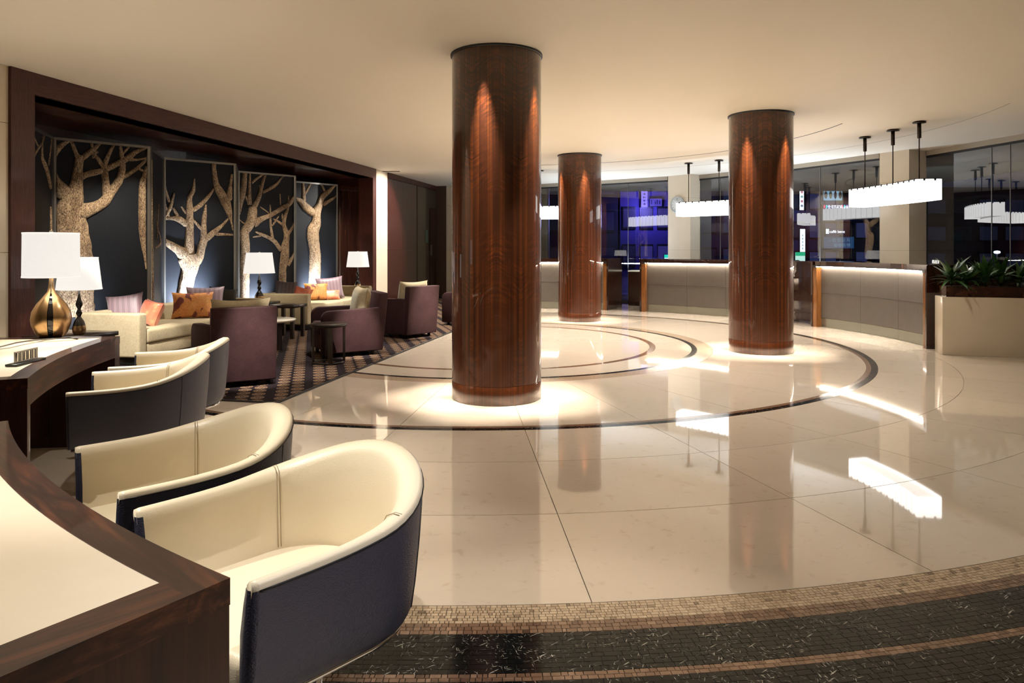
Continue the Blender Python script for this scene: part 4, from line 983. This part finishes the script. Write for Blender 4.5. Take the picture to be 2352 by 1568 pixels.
cushion('scatter_cushion', M_FLORAL, LG(0.03, 2.74, 0.415), 0.52, 0.36, 0.15, 18, 12, 'large orange flower cushion on the left sofa, behind the first armchair', group=GC)
cushion('scatter_cushion', M_STRIPE, LG(-0.02, 3.08, 0.415), 0.50, 0.42, 0.14, 18, 14, 'pale pink striped cushion behind the large orange one, left sofa', group=GC)
cushion('scatter_cushion', M_BLK, LG(-0.12, 3.62, 0.415), 0.40, 0.37, 0.13, 35, 12, 'black cushion at the far end of the left sofa, before the middle lamp', group=GC, roll=8)
cushion('scatter_cushion', M_STRIPED, LG(-0.05, 5.28, 0.415), 0.36, 0.40, 0.13, 15, 14, 'dark brown striped cushion behind the near arm of the right sofa', group=GC, roll=6)
cushion('scatter_cushion', M_SATIN, LG(0.18, 5.36, 0.415), 0.32, 0.30, 0.14, 0, 22, 'coral satin cushion peeping over the near arm of the right sofa', group=GC, roll=14)
cushion('scatter_cushion', M_FLORAL, LG(0.10, 6.15, 0.415), 0.42, 0.32, 0.14, 20, 14, 'orange flower cushion on the right sofa', group=GC)
cushion('scatter_cushion', M_STRIPE, LG(0.20, 6.55, 0.415), 0.50, 0.42, 0.14, 22, 14, 'pale mauve striped cushion behind the orange one, right sofa', group=GC, roll=-5)
cushion('scatter_cushion', M_SATIN, LG(0.30, 6.33, 0.415), 0.34, 0.20, 0.11, 22, 30, 'small coral cushion lying between orange and mauve ones, right sofa', group=GC)

# ---------------------------------------------------------------- plum armchairs
def side_profile(L, H, r, z0):
    pts = [(-0.36, z0), (L, z0), (L, H-r)]+[(L-r+r*cos(a), H-r+r*sin(a)) for a in [pi/2*k/8 for k in range(1, 9)]]+[(-0.38, H+0.02)]
    return pts
def armchair(x, y, rz, label, cl, pale=0):
    e = empty('armchair', (x, y, 0.010), R_(rz), label, 'armchair', 'plum velvet armchairs of the lounge')
    # back: leaning slab
    mb = MB(); Z0, Z1 = 0.055, 0.775
    def bx(x0, x1, ya, yb, z0, z1, sh):
        vs = [(x0, ya, z0), (x1, ya, z0), (x0, yb, z0), (x1, yb, z0), (x0, ya-sh, z1), (x1, ya-sh, z1), (x0, yb-sh, z1), (x1, yb-sh, z1)]
        return vs, [(0, 2, 3, 1), (4, 5, 7, 6), (0, 1, 5, 4), (2, 6, 7, 3), (0, 4, 6, 2), (1, 3, 7, 5)]
    mb.add(*bx(-0.30, 0.30, -0.42, -0.31, Z0, Z1, 0.07)); mb.build('backrest', M_PLUM, e, bevel=0.012, seg=3)
    for s in (-1, 1):
        P = side_profile(0.36, 0.575, 0.10, 0.055)
        mb = MB(); n = len(P); th = 0.09
        def xo(yy): return 0.31+0.09*(yy+0.36)/0.72
        vs = [(s*xo(p[0]), p[0], p[1]) for p in P]+[(s*(xo(p[0])-th), p[0], p[1]) for p in P]
        mb.add(vs, [tuple(range(n)), tuple(range(2*n-1, n-1, -1))]+[(i, i+n, (i+1) % n+n, (i+1) % n) for i in range(n)])
        mb.build('arm', M_PLUM, e, bevel=0.014, seg=3)
    rbox(-0.25, 0.25, -0.33, 0.34, 0.08, 0.27, 'seat_base', M_PLUM, e, 0.012)
    rbox(-0.255, 0.255, -0.28, 0.37, 0.27, 0.41, 'seat_cushion', M_BEIGE if pale else M_PLUM, e, 0.035, 4)
    for sx in (-1, 1):
        for sy in (-1, 1): mb = MB(); mb.lathe([(0.0, 0.0), (0.022, 0.0), (0.028, 0.06), (0.0, 0.06)], 10, sx*0.25, sy*0.30); mb.build('foot', M_BLK, e)
    f = Vector((-sin(R_(rz)), cos(R_(rz)), 0)); c = Vector((x, y, 0.42))-f*0.16
    cushion('back_cushion', M_BEIGE, c, 0.56, 0.45, 0.17, rz+180, 10, cl, 'cushion', 'beige back cushions on the armchairs')
    return e
armchair(-2.79, 7.29, 29.3, 'plum velvet armchair seen from behind, nearest the cream tub chairs', 'wide beige cushion above the back of the nearest armchair', 1)
armchair(-2.14, 9.18, 114.8, 'plum velvet armchair seen from the side behind the round dark table', 'beige cushion standing in the side-on armchair')
armchair(-1.67, 11.06, 49.4, 'plum velvet armchair seen from behind, beside the nearest column', 'beige cushion above the armchair by the nearest column')
armchair(-0.75, 12.75, 70, 'farthest plum armchair, mostly hidden behind the nearest column', 'beige cushion at the left edge of the nearest column')

# ---------------------------------------------------------------- tables
def round_table(x, y, r, z, m, leg_m, label, nl, th, la0=0, legw=0.03, ring=False):
    e = empty('side_table' if ring else 'coffee_table', (x, y, 0.010), 0, label, 'table')
    mb = MB(); mb.lathe([(0, z-th), (r-0.012, z-th), (r, z-th*0.35), (r, z-0.003), (r-0.003, z), (0, z)], 48); mb.build('table_top', m, e)
    for k in range(nl):
        a = la0+2*pi*k/nl; R1 = r*0.82
        mb = MB(); mb.box(-legw, legw, -0.012, 0.012, 0, z-th, Matrix.Translation((R1*cos(a), R1*sin(a), 0)) @ Matrix.Rotation(a+pi/2, 4, 'Z')); mb.build('leg', leg_m, e)
    if ring:
        mb = MB(); mb.lathe([(r*0.76, 0.0), (r*0.86, 0.0), (r*0.86, 0.02), (r*0.76, 0.02), (r*0.76, 0.0)], 32); mb.build('base_ring', leg_m, e)
    return e
round_table(-3.27, 9.62, 0.36, 0.39, M_MARBLEW, M_DARKWOOD, 'round white marble coffee table behind the nearest armchair', 3, 0.03, R_(-42))
round_table(-2.15, 8.42, 0.215, 0.46, M_DARKWOOD, M_DARKWOOD, 'round dark wood side table standing before the side-on armchair', 4, 0.035, R_(-70), 0.026, True)
def square_table(P, w, d, z, label, name='side_table'):
    e = empty(name, (P[0], P[1], 0.010), RZ, label, 'table')
    mb = MB(); mb.box(-w/2, w/2, -d/2, d/2, z-0.045, z); mb.build('table_top', M_DARKWOOD, e, bevel=0.003, seg=1)
    for sx in (-1, 1):
        for sy in (-1, 1): mb = MB(); mb.box(sx*(w/2-0.05)-0.025, sx*(w/2-0.05)+0.025, sy*(d/2-0.05)-0.025, sy*(d/2-0.05)+0.025, 0, z-0.045); mb.build('leg', M_DARKWOOD, e)
    return e
square_table(LG(0.66, 4.12), 0.42, 0.42, 0.50, 'dark wood table with square top between coffee table and right sofa')
square_table(LG(0.22, 0.42), 0.78, 0.60, 0.48, 'low dark wood lamp table behind the second desk, beside the left sofa')
square_table(LG(-0.05, 4.47), 0.50, 0.50, 0.50, 'dark lamp table between the two sofas')
square_table(LG(-0.03, 8.28), 0.50, 0.50, 0.50, 'dark lamp table beyond the right sofa')

# ---------------------------------------------------------------- lamps
def black_lamp(P, label, z0=0.51):
    e = empty('table_lamp', (P[0], P[1], z0), 0, label, 'lamp', 'table lamps with black glass bases')
    mb = MB(); mb.lathe([(0, 0), (0.05, 0.0), (0.068, 0.025), (0.072, 0.06), (0.066, 0.09)], 28); mb.build('brass_foot', M_GOLD, e)
    mb = MB(); mb.lathe([(0.066, 0.09), (0.05, 0.135), (0.028, 0.165), (0.018, 0.18), (0.024, 0.195), (0.034, 0.215), (0.020, 0.245), (0.016, 0.255), (0.034, 0.29), (0.036, 0.31), (0.022, 0.35), (0.010, 0.40), (0.008, 0.47), (0, 0.47)], 28)
    mb.build('glass_stem', M_BGLASS, e)
    mb = MB(); mb.lathe([(0.235, 0.455), (0.195, 0.765)], 40); s_ = mb.build('lamp_shade', M_SHADE, e)
    for r, z in ((0.236, 0.455), (0.196, 0.765)):
        mb = MB(); mb.lathe([(r-0.004, z-0.006), (r+0.001, z-0.006), (r+0.001, z+0.006), (r-0.004, z+0.006), (r-0.004, z-0.006)], 40); mb.build('shade_rim', M_SHADE, s_)
    mb = MB(); mb.lathe([(0, 0.765), (0.012, 0.765), (0.014, 0.78), (0, 0.79)], 12); mb.tube([(0, 0, 0.47), (0, 0, 0.77)], 0.004, 6); mb.build('finial', M_CHROME, e)
    point((P[0], P[1], z0+0.62), 14, (1.0, 0.86, 0.68), 0.04)
    return e
black_lamp(LG(0.46, 0.36), 'lamp with black glass base and pale shade just behind the gold lamp', 0.49).scale = (0.86, 0.86, 1.0)
black_lamp(LG(-0.02, 4.47), 'lamp with black glass base between the two sofas')
black_lamp(LG(-0.03, 8.28), 'farthest lamp with black base beyond the right sofa, by the cream pier')

# ---------------------------------------------------------------- curved meeting desks
DC = (2.27, 5.501); DR = 5.019
def dp(R, a): return (DC[0]+R*cos(R_(a)), DC[1]+R*sin(R_(a)))
def darc(mb, R0, R1, a0, a1, z0, z1, n=24):
    A = [dp(R0, a0+(a1-a0)*i/n) for i in range(n+1)]; B = [dp(R1, a0+(a1-a0)*i/n) for i in range(n+1)]
    vs = [(p[0], p[1], z) for z in (z0, z1) for L in (A, B) for p in L]; m = n+1; fs = []
    for i in range(n):
        fs += [(i, m+i, m+i+1, i+1), (2*m+i, 2*m+i+1, 3*m+i+1, 3*m+i), (i, i+1, 2*m+i+1, 2*m+i), (m+i, 3*m+i, 3*m+i+1, m+i+1)]
    fs += [(0, 2*m, 3*m, m), (n, m+n, 3*m+n, 2*m+n)]
    return mb.add(vs, fs)
def desk(an, af, label, W_=0.82):
    """an = near end angle, af = far end angle"""
    o = dp(DR+W_/2, (an+af)/2); rz = R_((an+af)/2)+pi; e = empty('curved_desk', (*o, 0), rz, label, 'desk', 'curved meeting desks with hide tops')
    inv = (Matrix.Translation((*o, 0)) @ Matrix.Rotation(rz, 4, 'Z')).inverted()
    def P(mb, nm, m, par=e, **k): mb.v = [tuple(inv @ Vector(v)) for v in mb.v]; return mb.build(nm, m, par, fix=True, **k)
    bw = 0.084; da = math.degrees(0.095/(DR+0.4))
    sg = 1 if an > af else -1
    # top frame: four rails
    mb = MB(); darc(mb, DR, DR+bw, an, af, 0.69, 0.74); P(mb, 'front_rail', M_DESKTOP)
    mb = MB(); darc(mb, DR+W_-bw, DR+W_, an, af, 0.69, 0.74); P(mb, 'rear_rail', M_DESKTOP)
    M_END = M_DESKX
    mb = MB(); darc(mb, DR+bw, DR+W_-bw, an, an-sg*da, 0.69, 0.74, 2); P(mb, 'end_rail', M_END)
    mb = MB(); darc(mb, DR+bw, DR+W_-bw, af+sg*da, af, 0.69, 0.74, 2); P(mb, 'end_rail', M_END)
    mb = MB(); darc(mb, DR+bw, DR+W_-bw, an-sg*da, af+sg*da, 0.70, 0.7385); P(mb, 'hide_inlay', M_INLAY)
    dl = math.degrees(0.075/DR)
    for a, b_ in ((an, an-sg*dl), (af+sg*dl, af)):
        mb = MB(); darc(mb, DR+0.002, DR+W_-0.002, a, b_, 0.0, 0.69, 2); P(mb, 'end_panel', M_DESKV)
    mb = MB(); darc(mb, DR+0.002, DR+0.03, an-sg*dl, af+sg*dl, 0.60, 0.69); P(mb, 'apron', M_DESKTOP)
    mb = MB(); darc(mb, DR+0.42, DR+0.45, an-sg*dl, af+sg*dl, 0.08, 0.69); P(mb, 'modesty_panel', M_WOOD)
    return e
M_DESKX = deskwood('desk_wood_cross', 0)
desk(236.2, 216.1, 'foreground curved desk with cream hide top and dark wood edge')
desk(205.07, 185.9, 'second curved desk with cream hide top, carrying the gold lamp', 0.80)

# gold lamp on the second desk
gx, gy = -3.17, 4.94
GS = 0.84
g = empty('table_lamp', (gx, gy, 0.74), 0, 'large lamp with gold gourd base and white drum shade on second desk', 'lamp')
prof = [(0.03, 0.0), (0.085, 0.0), (0.115, 0.03), (0.140, 0.085), (0.147, 0.125), (0.138, 0.175), (0.108, 0.225), (0.062, 0.275), (0.030, 0.31), (0.019, 0.35), (0.016, 0.42)]
prof = [(r*GS, z) for r, z in prof]
ca = atan2(-gy, -gx)   # towards the camera
for k in range(2):
    a0 = ca-0.06+(pi*k)+0.12; mb = MB(); mb.lathe(prof, 30, a0=a0+0.03, a1=a0+pi-0.27, sy=1.0); mb.build('gold_shell', M_GOLD, g, fix=True)
mb = MB(); mb.lathe([(r*0.93, z) for r, z in prof[:8]]+[(0.0, 0.30)], 30); mb.build('dark_core', M_BGLASS, g)
mb = MB(); mb.lathe([(0.0, 0.405), (0.02, 0.405), (0.02, 0.43), (0, 0.43)], 12); mb.tube([(0, 0, 0.42), (0, 0, 0.735)], 0.005, 6); mb.build('stem', M_GOLD, g)
mb = MB(); mb.lathe([(0.172, 0.415), (0.169, 0.712)], 48); sh = mb.build('lamp_shade', M_SHADE2, g)
for r, z in ((0.173, 0.415), (0.170, 0.712)):
    mb = MB(); mb.lathe([(r-0.004, z-0.005), (r+0.001, z-0.005), (r+0.001, z+0.005), (r-0.004, z+0.005), (r-0.004, z-0.005)], 48); mb.build('shade_rim', M_SHADE, sh)
mb = MB(); mb.lathe([(0, 0.712), (0.012, 0.712), (0.012, 0.73), (0, 0.737)], 12); mb.build('finial', M_CHROME, g)
point((gx, gy, 0.74+0.56), 22, (1.0, 0.88, 0.72), 0.05)
# cable trailing from the lamp
def desk_pt(px, py, z=0.743): 
    Y = FPX*(EYE-z)/(py-HOR); return Vector(((px-1176)/FPX*Y, Y, z))
mb = MB(); mb.tube([desk_pt(*p) for p in [(178, 778), (160, 774.5), (135, 776), (100, 779), (60, 783), (35, 787), (0, 796), (-25, 806)]], 0.004, 6)
tag(mb.build('lamp_cable', flat('grey_cable', (0.12, 0.11, 0.10), 0.4), None), 'thin grey cable trailing over the second desk from the gold lamp', 'cable')
mb = MB(); mb.tube([desk_pt(*p) for p in [(128, 778), (100, 782), (50, 792), (20, 799), (-25, 804)]], 0.0025, 6)
tag(mb.build('lamp_cable', flat('pale_cable', (0.35, 0.32, 0.26), 0.4), None), 'thin pale cable on the second desk below the grey one', 'cable')
# nameplates
def nameplate(P, rz, L, h, label):
    e = empty('nameplate', P, rz, label, 'nameplate')
    mb = MB(); mb.box(-L/2, L/2, -0.03, 0.03, 0.0, 0.012); mb.build('base', flat('dark_pewter', (0.07, 0.075, 0.07), 0.3, 0.8), e, bevel=0.002, seg=1)
    mb = MB(); mb.box(-L*0.38, L*0.38, -0.003, 0.003, 0.012, 0.016+h); pl_ = mb.build('plate', flat('brushed_nickel', (0.42, 0.40, 0.37), 0.25, 0.9), e)
    x = -L*0.34; i = 0
    while x < L*0.33:
        w = random.uniform(0.006, 0.014); mb = MB(); mb.box(x, x+w, -0.009, -0.003, 0.02, 0.010+h); mb.build('raised_stroke', M_STEEL if i % 2 else M_CHROME, pl_); x += w+0.007; i += 1
nameplate((-2.585, 3.82, 0.74), R_(92), 0.25, 0.055, 'small metal nameplate standing on the second desk')
nameplate((*polar(6.15, 93.3), 1.125), R_(-88), 0.20, 0.05, 'small metal nameplate on the right reception desk')

# ---------------------------------------------------------------- cream and navy tub chairs
CW, CYF, CB, CZA, CZB, CPZ = 0.324, 0.325, 0.285, 0.655, 0.770, 3.2
def plan_pts(n=26):
    p = [(CW, CYF-(CYF)*i/8) for i in range(8)]+[(CW*cos(pi*i/(n-1)), -CB*sin(pi*i/(n-1))) for i in range(n)]+[(-CW, CYF*(i+1)/8) for i in range(8)]
    return p
PP = plan_pts(); NP = len(PP)
NRM = []
for i in range(NP):
    a = Vector(PP[max(i-1, 0)]); b_ = Vector(PP[min(i+1, NP-1)]); t = (b_-a).normalized(); nn = Vector((t.y, -t.x))
    if nn.dot(Vector(PP[i])-Vector((0, 0.1))) < 0: nn = -nn
    NRM.append(nn)
QS = [(CYF-p[1])/(CYF+CB) for p in PP]
ZR = [CZA+(CZB-CZA)*max(q, 1e-6)**CPZ for q in QS]
def ofs(i, d, z, ysh=0.0):
    p = Vector(PP[i])-NRM[i]*d; return (p.x, p.y+ysh, z)
def tub_chair(x, y, r, label):
    e = empty('tub_chair', (x, y, 0), r, label, 'chair', 'cream and navy leather tub chairs at the desks')
    Z0 = 0.368
    G = []
    for (f, d) in ((0.0, 0.060), (0.03, 0.040), (0.10, 0.028), (0.3, 0.018), (0.6, 0.008), (0.85, 0.002), (1.0, 0.0)):
        G.append([ofs(i, d, Z0+(ZR[i]-0.016-Z0)*f) for i in range(NP)])
    mb = MB(); mb.grid(G)
    # front edges of the arms
    for i in (0, NP-1):
        fr = []
        for f in (0.0, 0.03, 0.1, 0.3, 0.6, 0.85, 1.0):
            d0 = {0.0: 0.060, 0.03: 0.040, 0.1: 0.028, 0.3: 0.018, 0.6: 0.008, 0.85: 0.002, 1.0: 0.0}[f]
            th = 0.066-0.028*max(0, (f-0.5)/0.5)**1.5; z = Z0+(ZR[i]-0.016-Z0)*f
            fr.append([ofs(i, d0, z), ofs(i, d0+0.004, z, 0.010), ofs(i, th*0.5+d0*0.5, z, 0.016), ofs(i, th-0.004, z, 0.012), ofs(i, th, z, 0.0)])
        mb.grid(fr)
    sh = mb.build('outer_shell', M_LNAVY, e)
    G = []
    for k, (kd, dz) in enumerate(((0.0, -0.016), (0.02, -0.006), (0.16, 0.001), (0.5, 0.003), (0.85, -0.006), (1.05, -0.028), (1.15, -0.07), (1.3, -0.16))):
        G.append([ofs(i, (0.036+0.034*min(1, QS[i]*1.2)**2)*kd+0.0, ZR[i]+dz) for i in range(NP)])
    G.append([ofs(i, 0.078, 0.46) for i in range(NP)]); G.append([ofs(i, 0.082, 0.42) for i in range(NP)])
    mb = MB(); mb.grid(G[::-1])
    for i in (0, NP-1):
        ring = [G[k][i] for k in range(10)]; c = Vector(ring[0])*0.5+Vector(ring[5])*0.5+Vector((0, 0.012, -0.03))
        mid = [(Vector(p)*0.72+Vector((c.x, c.y, p[2]-0.004))*0.28)+Vector((0, 0.010, 0)) for p in ring]
        low = [Vector((c.x, c.y, min(p[2], c.z)-0.0)) for p in ring]
        mb.grid([ring[:7], mid[:7], low[:7]])
    mb.build('inner_shell', M_LCREAM, e)
    # piping between the leathers, vertical seams
    mb = MB(); mb.tube([ofs(i, -0.001, ZR[i]-0.017) for i in range(NP)], 0.0022, 6); mb.build('edge_piping', M_BLKL, sh)
    for i in (13, NP-14):
        mb = MB(); mb.tube([ofs(i, 0.0, ZR[i]-0.02), ofs(i, 0.007, Z0+(ZR[i]-Z0)*0.6), ofs(i, 0.017, Z0+(ZR[i]-Z0)*0.3), ofs(i, 0.027, Z0+(ZR[i]-Z0)*0.10)], 0.0016, 5); mb.build('outer_seam', M_BLKL, sh)
    inn = [c for c in e.children if c.name.startswith('inner_shell')][0]
    for i in (10, NP-11):
        for off in (0, 1):
            pts = [G[j][i] for j in range(2, len(G)-1)]
            if off: pts = [(Vector(p)+Vector((0.0, 0.009*(1 if 1 else -1), 0))) for p in pts]
            mb = MB(); mb.tube([Vector(p)+Vector((-NRM[i].x*0.0008, -NRM[i].y*0.0008, 0)) for p in pts], 0.0013, 5); mb.build('stitched_seam', M_SEAM, inn)
    # seat
    N2 = [ofs(i, 0.075, 0)[:2] for i in range(NP)]
    N2 = [(p[0], min(p[1], CYF+0.0)) for p in N2]
    mb = MB(); mb.prism(N2+[(-0.12, CYF+0.02), (0.12, CYF+0.02)], 0.366, 0.46); mb.build('seat_cushion', M_LCREAM, e, bevel=0.026, seg=4, fix=True)
    mb = MB(); mb.prism([(p[0]*0.97, p[1]*0.97) for p in N2], 0.345, 0.367); mb.build('seat_pan', M_BLKL, e, fix=True)
    mb = MB(); mb.tube([ofs(i, 0.056, 0.363) for i in range(NP)], 0.008, 8); mb.build('chrome_trim', M_CHROME, e)
    mb = MB(); mb.lathe([(0, 0.346), (0.03, 0.346), (0.03, 0.03), (0.05, 0.018), (0.22, 0.008), (0.225, 0.0), (0, 0.0)], 40); mb.build('pedestal', M_CHROME, e)
    return e
M_BLKL = flat('black_leather_piping', (0.006, 0.006, 0.008), 0.4)
M_SEAM = flat('seam_thread', (0.42, 0.34, 0.23), 0.6)
CH = [(-0.546, 1.949, 2.405, 'cream and navy tub chair nearest the camera, right of the foreground desk'),
      (-1.065, 2.493, 2.287, 'second cream and navy tub chair from the camera, behind the nearest'),
      (-1.932, 3.856, 1.923, 'third tub chair, its navy side turned to the camera by second desk'),
      (-2.106, 4.571, 1.826, 'farthest cream and navy tub chair, at the second desk beside the carpet')]
for x, y, r, lb in CH: tub_chair(x, y, r, lb)
